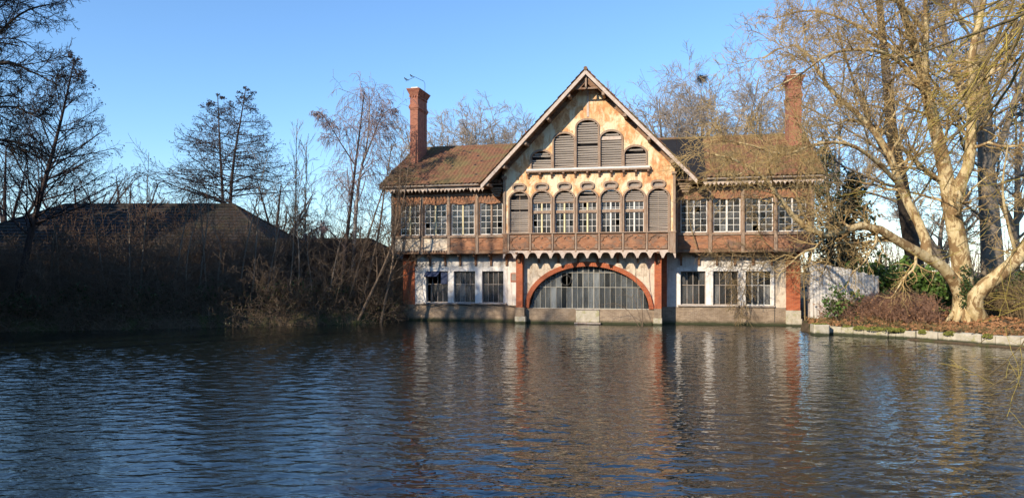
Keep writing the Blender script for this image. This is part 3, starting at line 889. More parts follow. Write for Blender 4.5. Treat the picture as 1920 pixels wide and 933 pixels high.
# gable louvres
for i, (a, b, t) in enumerate(LOUV):
    MB().plate(arch_outline(a - 0.06, b + 0.06, 9.3, t + 0.09, 0.53), [arch_outline(a + 0.03, b - 0.03, 9.303, t - 0.03, 0.44)], VG - 0.06, VG - 0.003).build('arch_surround', M['frame_wood'], house)
    zs = t - 0.46
    aw_ = (b - a) / 2
    shape = lambda z, a=a, b=b, zs=zs, aw_=aw_: (lambda q: ((a + b) / 2 - (aw_ - 0.04) * q, (a + b) / 2 + (aw_ - 0.04) * q) if q > 0.25 else None)(math.sqrt(max(0, 1 - max(0, (z - zs) / 0.46) ** 2)))
    lw_ = MB().box(a + 0.005, a + 0.05, VG + 0.1, VG + 0.2, 9.3, zs).box(b - 0.05, b - 0.005, VG + 0.1, VG + 0.2, 9.3, zs).build('louvre_window', M['frame_wood'], house)
    miss = {0: (4,), 1: (), 2: (9,), 3: (), 4: (5,)}[i]
    slats(lw_, shape, 9.33, t, VG + 0.07, 0.138, miss=miss, tilt=0.45)
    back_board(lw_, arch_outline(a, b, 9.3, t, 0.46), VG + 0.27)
    if i == 3:
        MB().box(a + 0.06, b - 0.06, VG + 0.04, VG + 0.06, t - 0.52, t - 0.3).build('patch_board', M['bargeboard'], lw_)
sill = MB().cbox(7.38, 14.78, VG - 0.26, VG - 0.003, 9.06, 9.17, 0.03).build('gable_sill', M['frame_wood'], house)
MB().cbox(7.42, 14.74, VG - 0.20, VG - 0.003, 9.175, 9.29, 0.02).build('sill_board', M['white_paint'], sill)
sb_ = MB().prism([(0, 0), (0, -0.36), (-0.05, -0.34), (-0.07, -0.22), (-0.16, -0.14), (-0.22, -0.10), (-0.22, 0)], -0.06, 0.06).mesh('sill_bracket')
sb_.materials.append(M['brown_wood'])
for k in range(11):
    place('sill_bracket', sb_, sill, (7.52 + 7.12 * k / 10, VG - 0.003, 9.058))
# corner pilasters
for x in (GU0 - 0.06, GU1 - 0.1):
    p = MB().cbox(x, x + 0.16, VG - 0.08, VG + 0.1, 5.4, 8.75, 0.02).build('corner_pilaster', M['frame_wood'], house)
    MB().cbox(x - 0.07, x + 0.23, VG - 0.16, VG + 0.12, 8.755, 8.92, 0.03).build('capital', M['frame_wood'], p)
MB().cbox(11.03, 11.17, VG - 0.03, VG - 0.003, 12.3, 14.3, 0.01).build('centre_batten', M['bargeboard'], house)

# balcony under the arches
VB = -2.0
MB().box(6.08, 16.14, VB + 0.02, VG + 0.28, 4.30, 5.36).build('balcony_body', M['brown_wood'], house)
MB().cbox(5.98, 16.24, VB - 0.09, VG + 0.1, 5.365, 5.44, 0.02).build('balcony_rail', M['frame_wood'], house)
pb = [6.40] + [7.73, 9.07, 10.46, 11.83, 13.21, 14.57] + [15.82]
for k in range(7):
    a, b = pb[k] + 0.06, pb[k + 1] - 0.06
    pn = MB().plate(rect(a, b, 4.42, 5.30), [], VB - 0.005, VB + 0.017).build('balcony_panel', M['carved_panel'], house)
    ogee_relief(a + 0.03, b - 0.03, 4.45, 5.27, VB - 0.005, 0.045).build('carving', M['brown_wood'], pn)
for x in pb:
    MB().cbox(x - 0.055, x + 0.055, VB - 0.06, VB + 0.018, 4.28, 5.362, 0.015).build('balcony_post', M['frame_wood'], house)
for (x0, x1) in ((6.06, 6.34), (15.88, 16.2)):
    MB().cbox(x0, x1, VB - 0.08, VB + 0.016, 4.2, 5.36, 0.02).build('balcony_post', M['brown_wood' if x0 < 8 else 'frame_wood'], house)
# hanging arcaded fringe
pts = [(16.2, 4.38), (6.06, 4.38)]
nT = 14
for k in range(nT):
    w = (16.2 - 6.06) / nT
    xa = 6.06 + w * k
    pts += [(xa, 3.95), (xa + 0.05, 3.90), (xa + 0.08, 4.02), (xa + 0.12, 4.08), (xa + 0.16, 4.18), (xa + 0.26, 4.25), (xa + w - 0.26, 4.25), (xa + w - 0.16, 4.18), (xa + w - 0.12, 4.08), (xa + w - 0.08, 4.02), (xa + w - 0.05, 3.90)]
pts.append((16.2, 3.95))
MB().plate(pts, [], VB - 0.045, VB + 0.018).build('arcaded_fringe', M['bargeboard'], house)
BR2 = bracket_mesh(0.72, 0.62, 0.13)
for k in range(8):
    place('bracket', BR2, house, (6.9 + 8.3 * k / 7, VA - 0.003 if 0 < k < 7 else VA - 0.385, 4.297))

# gable roof
def sloped(name, d0, d1, y0, y1, mt, parent, x_end=6.28):
    """pair of sloping boards following the gable roof, between vertical offsets d0 and d1"""
    for s in (-1, 1):
        xe = AP + s * x_end
        ze = AZ - SL * x_end
        q = [(AP, AZ + d0), (xe, ze + d0), (xe, ze + d1), (AP, AZ + d1)]
        if s < 0: q = q
        MB().plate(q, [], y0, y1).build(name, M[mt], parent)


groof = empty('gable_roof'); groof.parent = house
sloped('roof_boarding', -0.17, -0.06, -2.5, 9.0, 'brown_wood', groof)
sloped('bargeboard', -0.31, -0.04, -2.6, -2.505, 'bargeboard', groof)
sloped('wall_rafter', -0.50, -0.18, VG - 0.12, VG - 0.003, 'brown_wood', groof, 5.2)
for s in (-1, 1):
    xe, ze = AP + s * 6.34, AZ - SL * 6.34
    p0, p1 = ((xe, -2.63, ze - 0.03), (xe, 9.0, ze - 0.03))
    t0, t1 = ((AP, -2.63, AZ - 0.02), (AP, 9.0, AZ - 0.02))
    tile_slope(p0, p1, t0, t1, 40, 24, name='roof_tiles', parent=groof, seed=9 + s)
MB().tube([(AP, -2.64, AZ + 0.02), (AP, 9.0, AZ + 0.02)], 0.12, 8).build('ridge_tiles', M['roof_tile'], groof)
for s in (-1, 1):
    for t in (1.0, 2.25, 3.6, 4.9, 5.9):
        x = AP + s * t
        z = AZ - SL * t - 0.34
        MB().box(x - 0.08, x + 0.08, -2.49, VG + 0.1, z - 0.16, z + 0.02).build('purlin', M['frame_wood'], groof)
MB().prism([(-2.45, AZ - 0.34), (-2.45, AZ - 1.0), (-2.4, AZ - 1.08), (-2.35, AZ - 1.0), (-2.35, AZ - 0.34)], AP - 0.05, AP + 0.05).build('king_post', M['frame_wood'], groof)
MB().plate([(AP - 0.75, AZ - 1.12), (AP + 0.75, AZ - 1.12), (AP, AZ - 0.36)], [[(AP - 0.3, AZ - 1.02), (AP + 0.3, AZ - 1.02), (AP, AZ - 0.7)]], -2.34, -2.30).build('apex_brace', M['brown_wood'], groof)
# stepped corbels holding the feet of the gable roof
for x in (5.45, 16.75):
    st = MB()
    for k in range(4):
        st.cbox(x - 0.2 - 0.07 * k, x + 0.2 + 0.07 * k, VW - 0.35 - 0.08 * k, VW - 0.003, 7.75 + 0.14 * k, 7.885 + 0.14 * k, 0.02)
    st.build('stepped_corbel', M['frame_wood'], house)
# weatherboarding in the angle between wing and gable
for (x0, x1) in ((4.75, 5.93), (16.22, 17.6)):
    for k in range(7):
        z = 8.25 + 0.15 * k
        unit('board', SLAT, house, x0 + (0.15 * k if x0 < 8 else 0), x1 - (0.15 * k if x0 > 8 else 0), VW - 0.045, VW - 0.02, z, z + 0.17, (0.1, 0, 0))

# --- chimneys
def chimney(x0, x1, y0, y1, zb, zt, name='chimney'):
    ch = MB().box(x0, x1, y0, y1, zb, zt - 0.75).build(name, M['chimney_brick'], house)
    w = MB()
    for k in range(6):
        e = 0.02 + 0.035 * k
        w.box(x0 - e, x1 + e, y0 - e, y1 + e, zt - 0.5 + 0.075 * k + 0.001 * k, zt - 0.5 + 0.075 * (k + 1))
    for k in range(4):
        xx = x0 - 0.03 + (x1 - x0 + 0.0) * k / 3.0
        w.box(xx - 0.045 + 0.03, xx + 0.045 + 0.03, y0 - 0.06, y0 - 0.002, zt - 0.62, zt - 0.503)
    for k in range(9):
        yy = y0 + (y1 - y0) * (k + 0.5) / 9
        w.box(x1 + 0.002, x1 + 0.06, yy - 0.05, yy + 0.05, zt - 0.62, zt - 0.503)
    w.box(x0 + 0.002, x1 - 0.002, y0 + 0.002, y1 - 0.002, zt - 0.752, zt - 0.5)
    w.build('chimney_cap', M['chimney_brick'], ch)
    co = MB()
    for k, e in enumerate((0.03, 0.07, 0.07, 0.03)):
        co.box(x0 - e, x1 + e, y0 - e, y1 + e, zt - 1.45 + 0.09 * k, zt - 1.45 + 0.09 * (k + 1) - 0.002)
    co.build('collar', M['chimney_brick'], ch)
    ba = MB().box(x0 - 0.08, x1 + 0.08, y0 - 0.08, y1 + 0.08, zb, zb + 0.7).build('chimney_base', M['cream_plaster'], ch)
    MB().cbox(x0 + 0.03, x1 - 0.03, y0 + 0.1, y0 + 0.8, zt - 0.05, zt + 0.09, 0.02).build('capping', M['window_surround'], ch)
    return ch


chimney(-1.33, -0.78, 2.0, 3.9, 9.6, 15.5)
c2 = chimney(23.0, 23.72, 2.8, 4.6, 9.8, 15.2)
MB().tube([(23.3, 3.3, 15.2), (23.3, 3.3, 15.65)], [0.2, 0.17], 10).build('chimney_pot', M['chimney_brick'], c2)
MB().box(5.75, 6.35, 6.2, 6.8, 11.0, 13.1).build('small_chimney', M['chimney_brick'], house)
rod = MB().tube([(-0.62, 3.0, 12.0), (-0.62, 3.0, 16.0), (-0.66, 2.9, 16.15), (-1.1, 2.3, 16.32), (-1.6, 1.9, 15.95)], 0.015, 5)
rod.build('lightning_rod', M['iron'], house)


def bird(x, y, z, rz, label):
    o = empty('bird', Matrix.Rotation(-HOUSE_ROT, 4, 'Z') @ Vector((x, y, z)) + Vector(HP), rz, label, 'bird')
    bd = MB()
    n = 10
    prof = [(-0.16, 0.0, 0.012), (-0.09, 0.03, 0.035), (0.0, 0.07, 0.06), (0.07, 0.10, 0.06), (0.115, 0.15, 0.042), (0.13, 0.19, 0.045), (0.155, 0.205, 0.035), (0.175, 0.2, 0.012)]
    bd.tube([(a, 0, b) for a, b, r in prof], [r for a, b, r in prof], n)
    bd.build('body', M['bird_black'], o, smooth=True)
    MB().tube([(-0.13, 0, 0.02), (-0.27, 0, -0.05)], [0.025, 0.03], 6).build('tail', M['bird_black'], o)
    MB().tube([(0.165, 0, 0.2), (0.215, 0, 0.185)], [0.013, 0.003], 5).build('beak', M['iron'], o)
    o.scale = (0.8, 0.8, 0.8)
    for s in (-1, 1):
        MB().tube([(0.0, s * 0.02, 0.03), (0.01, s * 0.02, -0.05)], 0.007, 4).build('leg', M['iron'], o)


bird(-1.27, 2.16, 16.30, 2.6, 'black bird perched higher on the rod above the left chimney')
bird(-1.58, 1.92, 16.04, 2.8, 'black bird perched at the lower left end of the rod above the chimney')

# things standing inside the windows
def crate(px, z, w, h, mt, name, label, cat, y=0.55):
    o = empty(name, Matrix.Rotation(-HOUSE_ROT, 4, 'Z') @ Vector((px, y, z)) + Vector(HP), -HOUSE_ROT, label, cat)
    t = 0.02
    MB().box(-w / 2, w / 2, -0.15, 0.15, 0, t).box(-w / 2, w / 2, -0.15, -0.15 + t, t, h).box(-w / 2, w / 2, 0.15 - t, 0.15, t, h)\
        .box(-w / 2, -w / 2 + t, -0.13 + 0.001, 0.13 - 0.001, t, h).box(w / 2 - t, w / 2, -0.129, 0.129, t, h).build('tub', M[mt], o)
    MB().plate(rect(-w / 2 - 0.02, w / 2 + 0.02, h - 0.04, h + 0.01), [], -0.17, -0.151).build('rim', M[mt], o)


MB().box(0.2, 6.0, 0.42, 0.95, 1.05, 1.15).build('window_shelf', M['room_wall'], house)
MB().box(16.3, 21.9, 0.42, 0.95, 1.05, 1.15).build('window_shelf', M['room_wall'], house)
crate(2.6, 1.15, 0.4, 0.17, 'blue_plastic', 'crate', 'blue crate behind the middle of the three left ground floor windows', 'crate')
crate(3.05, 1.15, 0.36, 0.19, 'yellow_plastic', 'crate', 'yellow crate behind the middle of the three left ground floor windows', 'crate')
crate(3.43, 1.15, 0.36, 0.19, 'green_plastic', 'crate', 'green crate behind the middle of the three left ground floor windows', 'crate')
crate(16.95, 1.15, 0.26, 0.33, 'cardboard', 'carton', 'brown carton inside the shaded right ground floor window', 'box')
crate(17.4, 1.15, 0.26, 0.30, 'blue_plastic', 'crate', 'blue crate beside the carton inside the shaded right window', 'crate')
crate(21.0, 1.15, 0.26, 0.3, 'blue_plastic', 'crate', 'small blue crate inside the rightmost ground floor window', 'crate')
crate(9.78, 0.9, 0.32, 0.42, 'blue_plastic', 'tub', 'blue tub standing inside the big arched window', 'tub', VA + 0.62)
MB().box(7.4, 14.7, VA + 0.46, 0.44, 0.72, 0.898).build('bay_floor', M['room_wall'], house)
# ---------------------------------------------------------------- ground, pond
mottled('earth', [(0.3, (0.05, 0.037, 0.022)), (0.55, (0.10, 0.07, 0.042)), (0.75, (0.13, 0.1, 0.055))], 3, stain=(0.065, 0.075, 0.022), stain_scale=0.5, stain_pos=(0.5, 0.62), bs=0.8, bd=0.05, fine=14)
mottled('dead_leaf', [(0.3, (0.22, 0.105, 0.045)), (0.7, (0.38, 0.2, 0.095))], 0.9, bs=0.2)
mottled('moss', [(0.3, (0.13, 0.14, 0.025)), (0.7, (0.24, 0.24, 0.06))], 8, bs=0.8)
mottled('dry_grass', [(0.3, (0.2, 0.155, 0.08)), (0.7, (0.3, 0.24, 0.13))], 0.7, bs=0.1)

POND = np.array([(-9.5, 5.5), (26, 5.5), (27, 12), (24.5, 22), (21.2, 30.0), (18.4, 34.6), (16.6, 36.6), (15.6, 37.5), (15.4, 39.5), (16.8, 43.2),
                 (16.0, 49.5), (-5.0, 52.0), (-6.3, 48.6), (-7.0, 47.3), (-8.7, 45.0), (-14.0, 42.6), (-20.5, 40.6), (-26.6, 38.7), (-28.5, 36.0), (-23.8, 30.0), (-17.2, 20.0), (-11.2, 10.0)], float)


def pond_sd(x, y):
    """signed distance to the pond edge, negative in the water"""
    d = np.full(x.shape, 1e9); inside = np.zeros(x.shape, bool)
    n = len(POND)
    for i in range(n):
        (x0, y0), (x1, y1) = POND[i], POND[(i + 1) % n]
        ex, ey = x1 - x0, y1 - y0
        t = np.clip(((x - x0) * ex + (y - y0) * ey) / (ex * ex + ey * ey), 0, 1)
        d = np.minimum(d, np.hypot(x - x0 - t * ex, y - y0 - t * ey))
        cond = ((y0 <= y) != (y1 <= y))
        xi = x0 + (y - y0) * ex / (ey if ey else 1e-9)
        inside ^= cond & (x < xi)
    return np.where(inside, -d, d)


def lump(x, y):
    return 0.10 * np.sin(x * 0.9 + 1.3) * np.sin(y * 0.8) + 0.06 * np.sin(x * 2.3 + y * 1.1) + 0.03 * np.sin(x * 5.1) * np.sin(y * 4.7 + 1)


def ground_z(x, y):
    x = np.asarray(x, float); y = np.asarray(y, float)
    s = pond_sd(x, y)
    left = np.clip((6 - x) / 8.0, 0, 1)
    s = np.where((s > 0) & (x > 15) & (y < 37.2), np.maximum(s - 0.75, -0.05), s)
    rise = np.where(s > 0, (0.10 + 1.1 * (1 - np.exp(-s / 0.9))) * left + (0.38 + 0.5 * (1 - np.exp(-s / 6.0))) * (1 - left), 0)
    z = np.where(s > 0, rise + lump(x, y) * np.clip(s / 2, 0, 1), np.maximum(-1.4, s * 1.6) - 0.25)
    return z


def gz(x, y): return float(ground_z(np.array([x]), np.array([y]))[0])


def axis(lo, hi, step, far):
    mid = np.arange(lo, hi + 1e-6, step)
    out = [0.0]
    k, g = step, []
    while sum(g) < far:
        k *= 1.35; g.append(k)
    g = np.cumsum(g)
    return np.concatenate([lo - g[::-1], mid, hi + g])


gx, gy = axis(-42, 36, 0.4, 3500), axis(-4, 62, 0.4, 3500)
GX, GY = np.meshgrid(gx, gy)
GZ = ground_z(GX, GY)
nx, ny = len(gx), len(gy)
ii = (np.arange(ny - 1)[:, None] * nx + np.arange(nx - 1)[None]).ravel()
ground = link('ground', np_mesh('ground', np.stack([GX.ravel(), GY.ravel(), GZ.ravel()], 1), np.stack([ii, ii + 1, ii + nx + 1, ii + nx], 1)), M['earth'], kind='structure', smooth=True)

# water with real ripples, finer relief in the material
wx = np.arange(-30, 28, 0.115)
wy = np.concatenate([np.arange(5.0, 26, 0.07), np.arange(26, 50, 0.11)])
WX, WY = np.meshgrid(wx, wy)
WZ = np.zeros_like(WX)
rg = np.random.default_rng(5)
for k in range(90):
    lam = 0.24 * (3.6 ** rg.random())
    ang = rg.normal(0.1, 0.6)        # travel direction away from +Y
    kx, ky = math.sin(ang) * 2 * math.pi / lam, math.cos(ang) * 2 * math.pi / lam
    amp = 0.0018 * lam ** 1.0
    WZ += amp * np.sin(kx * WX + ky * WY + rg.random() * 6.28)
gust = 0.8 + 0.5 * np.sin(WX * 0.13 + 0.6 * np.sin(WY * 0.11)) * np.sin(WY * 0.17 + 0.4 + 0.5 * np.sin(WX * 0.09))
WZ *= gust
nx, ny = len(wx), len(wy)
ii = (np.arange(ny - 1)[:, None] * nx + np.arange(nx - 1)[None]).ravel()
wm, nt, b = nodes_of('pond_water')
b.inputs['Base Color'].default_value = (0.007, 0.011, 0.009, 1)
b.inputs['Roughness'].default_value = 0.02
b.inputs['IOR'].default_value = 1.55
b.inputs['Specular IOR Level'].default_value = 0.5
v1 = coords(nt, (3.0, 6.0, 1))
v2 = coords(nt, (6, 11, 1))
hsum = nn(nt, 'ShaderNodeMath', operation='MULTIPLY_ADD'); hsum.inputs[1].default_value = 0.25
nt.links.new(noise(nt, v2, 1.0, 1, 0.5, 0.4), hsum.inputs[0]); nt.links.new(noise(nt, v1, 1.0, 1, 0.5, 0.6), hsum.inputs[2])
bump(nt, b, hsum.outputs[0], 0.28, 0.055)
water = link('water', np_mesh('water', np.stack([WX.ravel(), WY.ravel(), WZ.ravel()], 1), np.stack([ii, ii + 1, ii + nx + 1, ii + nx], 1)), wm, kind='structure', smooth=True)

# ---------------------------------------------------------------- trees
def bark(name, stops, stain=None, scale=3, sp=(0.5, 0.6)):
    mottled(name, stops, scale, stretch=(1, 1, 0.5), stain=stain, stain_scale=2.2, stain_pos=sp, bs=0.9, bd=0.06, fine=9)


bark('plane_bark', [(0.3, (0.34, 0.24, 0.11)), (0.5, (0.54, 0.42, 0.22)), (0.7, (0.66, 0.55, 0.33))], stain=(0.23, 0.145, 0.065), sp=(0.49, 0.54))
bark('plane_twig', [(0.3, (0.38, 0.255, 0.10)), (0.7, (0.56, 0.40, 0.18))])
bark('dark_bark', [(0.3, (0.032, 0.025, 0.02)), (0.7, (0.07, 0.055, 0.042))])
bark('alder_bark', [(0.3, (0.04, 0.03, 0.028)), (0.7, (0.075, 0.055, 0.05))])
bark('grey_bark', [(0.3, (0.17, 0.135, 0.1)), (0.7, (0.3, 0.25, 0.19))])
bark('back_twig', [(0.3, (0.28, 0.22, 0.17)), (0.7, (0.4, 0.33, 0.26))])
bark('birch_bark', [(0.3, (0.3, 0.27, 0.24)), (0.6, (0.6, 0.56, 0.52))], stain=(0.06, 0.05, 0.042), scale=5, sp=(0.44, 0.56))
bark('birch_twig', [(0.3, (0.26, 0.185, 0.17)), (0.7, (0.38, 0.29, 0.275))])
bark('willow_bark', [(0.3, (0.12, 0.085, 0.035)), (0.7, (0.22, 0.165, 0.07))])
bark('willow_twig', [(0.3, (0.33, 0.25, 0.05)), (0.7, (0.48, 0.38, 0.09))])
bark('brush_stem', [(0.3, (0.12, 0.085, 0.058)), (0.7, (0.22, 0.16, 0.11))])
bark('red_brush', [(0.3, (0.26, 0.14, 0.085)), (0.7, (0.42, 0.25, 0.165))])
bark('vine_stem', [(0.3, (0.2, 0.14, 0.07)), (0.7, (0.34, 0.25, 0.13))])


def leafmat(name, c1, c2):
    m, nt, b = nodes_of(name)
    v = coords(nt)
    c = ramp(nt, noise(nt, v, 1.8, 4), [(0.3, c1), (0.7, c2)])
    nt.links.new(c, b.inputs['Base Color'])
    b.inputs['Roughness'].default_value = 0.5
    b.inputs['Specular IOR Level'].default_value = 0.3
    return m


leafmat('conifer_leaf', (0.02, 0.045, 0.022), (0.045, 0.075, 0.03))
leafmat('laurel_leaf', (0.05, 0.11, 0.02), (0.11, 0.18, 0.035))
leafmat('ivy_leaf', (0.025, 0.05, 0.014), (0.05, 0.08, 0.022))
leafmat('bramble_leaf', (0.03, 0.04, 0.014), (0.06, 0.065, 0.02))
leafmat('yew_leaf', (0.012, 0.024, 0.01), (0.025, 0.042, 0.016))


def unitv(a): return a / np.maximum(np.linalg.norm(a, axis=-1, keepdims=True), 1e-9)


def grow(P, D, L, R, K, wig, trop, rg, taper=0.35, rmin=0.0):
    N = len(P)
    pts = np.empty((N, K + 1, 3)); pts[:, 0] = P
    d = unitv(D); p = P.copy(); trop = np.asarray(trop, float)
    for k in range(K):
        d = unitv(d + rg.normal(0, wig, (N, 3)) + trop)
        p = p + d * (L / K)[:, None]
        pts[:, k + 1] = p
    t = np.linspace(0, 1, K + 1)
    rad = np.maximum(R[:, None] * (1 - (1 - taper) * t[None]), rmin)
    return pts, rad


def spawn(pts, rad, L, rg, n, tr=(0.2, 1.0), ang=(30, 60), lr=(0.4, 0.7), rr=0.5, fall=0.5, flat=0.0, rcap=9):
    N, K1, _ = pts.shape
    t = tr[0] + (tr[1] - tr[0]) * (np.arange(n)[None] + rg.random((N, n))) / n
    f = np.clip(t * (K1 - 1), 0, K1 - 1.001); i = f.astype(int); w = (f - i)[..., None]
    r_ = np.arange(N)[:, None]
    P = pts[r_, i] * (1 - w) + pts[r_, i + 1] * w
    T = unitv(pts[r_, i + 1] - pts[r_, i])
    Rr = rad[r_, i] * (1 - w[..., 0]) + rad[r_, i + 1] * w[..., 0]
    A = rg.normal(0, 1, (N, n, 3))
    A[..., 2] *= (1 - flat)
    A = unitv(A - (A * T).sum(-1, keepdims=True) * T)
    a = np.radians(rg.uniform(ang[0], ang[1], (N, n)))[..., None]
    D = T * np.cos(a) + A * np.sin(a)
    Lc = L[:, None] * rg.uniform(lr[0], lr[1], (N, n)) * (1 - fall * (t - tr[0]) / max(1e-6, tr[1] - tr[0]))
    return P.reshape(-1, 3), D.reshape(-1, 3), Lc.ravel(), np.minimum(Rr * rr, rcap).ravel()


def tube_mesh(name, groups, origin=(0, 0, 0)):
    V, F, off = [], [], 0
    for pts, rad, S in groups:
        N, K1, _ = pts.shape
        T = np.empty_like(pts)
        T[:, 1:-1] = pts[:, 2:] - pts[:, :-2]; T[:, 0] = pts[:, 1] - pts[:, 0]; T[:, -1] = pts[:, -1] - pts[:, -2]
        T = unitv(T)
        m = unitv(pts[:, -1] - pts[:, 0])
        ref = np.where(np.abs(m[:, 2:3]) < 0.7, np.array([[0, 0, 1.0]]), np.array([[1.0, 0, 0]]))[:, None]
        A = unitv(np.cross(T, np.broadcast_to(ref, T.shape))); B = np.cross(T, A)
        w = 2 * np.pi * np.arange(S) / S
        ring = pts[:, :, None] + rad[:, :, None, None] * (A[:, :, None] * np.cos(w)[None, None, :, None] + B[:, :, None] * np.sin(w)[None, None, :, None])
        V.append(ring.reshape(-1, 3))
        idx = off + np.arange(N * K1 * S).reshape(N, K1, S)
        a = idx[:, :-1]; b_ = idx[:, 1:]
        F.append(np.stack([a, np.roll(a, -1, 2), np.roll(b_, -1, 2), b_], -1).reshape(-1, 4))
        off += N * K1 * S
    return np_mesh(name, np.concatenate(V) - np.asarray(origin, float), np.concatenate(F))


def resample(points, n=16):
    P = np.array([tuple(p) for p in points], float)
    if len(P) == 2: P = np.stack([P[0], (P[0] + P[1]) / 2, P[1]])
    E = np.concatenate([[2 * P[0] - P[1]], P, [2 * P[-1] - P[-2]]])
    out = []
    for i in range(len(P) - 1):
        p0, p1, p2, p3 = E[i:i + 4]
        for t in np.linspace(0, 1, 12, endpoint=False):
            out.append(0.5 * ((2 * p1) + (-p0 + p2) * t + (2 * p0 - 5 * p1 + 4 * p2 - p3) * t ** 2 + (-p0 + 3 * p1 - 3 * p2 + p3) * t ** 3))
    out.append(P[-1]); out = np.array(out)
    s = np.concatenate([[0], np.cumsum(np.linalg.norm(np.diff(out, axis=0), axis=1))])
    q = np.linspace(0, s[-1], n + 1)
    return np.stack([np.interp(q, s, out[:, k]) for k in range(3)], 1), s[-1]


def limbs_of(limbs, n=16):
    """limbs: (points, r0, r1)"""
    P, R, L = [], [], []
    for pts, r0, r1 in limbs:
        p, l = resample(pts, n)
        P.append(p); L.append(l)
        R.append(r0 + (r1 - r0) * np.linspace(0, 1, n + 1) ** 0.8)
    return np.array(P), np.array(R), np.array(L)


def flakes(name, C, rg, size, elong=1.8, origin=(0, 0, 0), droop=0.0):
    """small leaf-like quads, folded a little, at points C"""
    N = len(C)
    d = unitv(rg.normal(0, 1, (N, 3)) + np.array([0, 0, -droop])); e = unitv(np.cross(d, rg.normal(0, 1, (N, 3))))
    s = (size * rg.uniform(0.6, 1.3, N))[:, None]
    a = C - d * s * elong * 0.5; c = C + d * s * elong * 0.5
    nrm = np.cross(d, e)
    b1 = C + e * s * 0.5 + nrm * s * 0.12; b2 = C - e * s * 0.5 + nrm * s * 0.12
    V = np.stack([a, b1, c, b2], 1).reshape(-1, 3) - np.asarray(origin, float)
    return np_mesh(name, V, np.arange(4 * N).reshape(N, 4))


def tree(name, label, limbs, levels, mats, seed=0, group=None, cat='tree', leaf=None, trunk_sides=12, base=None, joined=False):
    """limbs drawn by hand, then levels of branching grown from them; returns the Empty and the last level's points"""
    rg = np.random.default_rng(seed)
    P, R, L = limbs_of(limbs)
    base = np.array(limbs[0][0][0]) if base is None else np.array(base)
    root = empty(name, tuple(base), 0, label, cat, group)
    link('trunk', tube_mesh('trunk', [(P, R, trunk_sides)], base), M[mats[0]], root, smooth=True)
    cur = (P, R, L)
    groups = []
    for lv in levels:
        c = spawn(cur[0], cur[1], cur[2], rg, lv['n'], lv.get('tr', (0.25, 1)), lv.get('ang', (30, 60)), lv.get('lr', (0.4, 0.7)), lv.get('rr', 0.5), lv.get('fall', 0.5), lv.get('flat', 0), lv.get('rcap', 9))
        if 'lmax' in lv: c = (c[0], c[1], np.minimum(c[2], lv['lmax'] * rg.uniform(0.7, 1.1, len(c[2]))), c[3])
        pts, rad = grow(c[0], c[1], c[2], c[3], lv.get('K', 4), lv.get('wig', 0.12), lv.get('trop', (0, 0, 0.03)), rg, lv.get('taper', 0.35), lv.get('rmin', 0.006))
        groups.append((pts, rad, lv.get('S', 4)))
        cur = (pts, rad, c[2])
    if joined:
        groups = [groups[0], *groups]
    if len(groups) > 1 and not joined:
        link('branches', tube_mesh('branches', groups[:1], base), M[mats[1]], root, smooth=True)
    link('crown', tube_mesh('crown', groups[1:] or groups, base), M[mats[2]], root)
    if leaf:
        pts = cur[0]
        C = pts[:, -max(1, pts.shape[1] // 2):].reshape(-1, 3)
        C = C[rg.random(len(C)) < leaf[1]]
        C = C + rg.normal(0, leaf[4] if len(leaf) > 4 else 0.03, C.shape)
        link('leaves' if leaf[0].endswith('leaf') else 'catkins', flakes('leaves', C, rg, leaf[2], leaf[3], base, 0.4), M[leaf[0]], root)
    return root


def copy_tree(o, loc, rz=0, scale=1.0, label=None):
    c = o.copy(); COL.objects.link(c)
    c.location = loc; c.rotation_euler = (0, 0, rz); c.scale = (scale,) * 3
    if label: c['label'] = label
    for ch in o.children:
        k = ch.copy(); COL.objects.link(k); k.parent = c
    return c


def G(px, py, Y):
    """a ground point below/at the pixel"""
    p = at(px, py, Y); return Vector((p.x, p.y, gz(p.x, p.y) - 0.1))


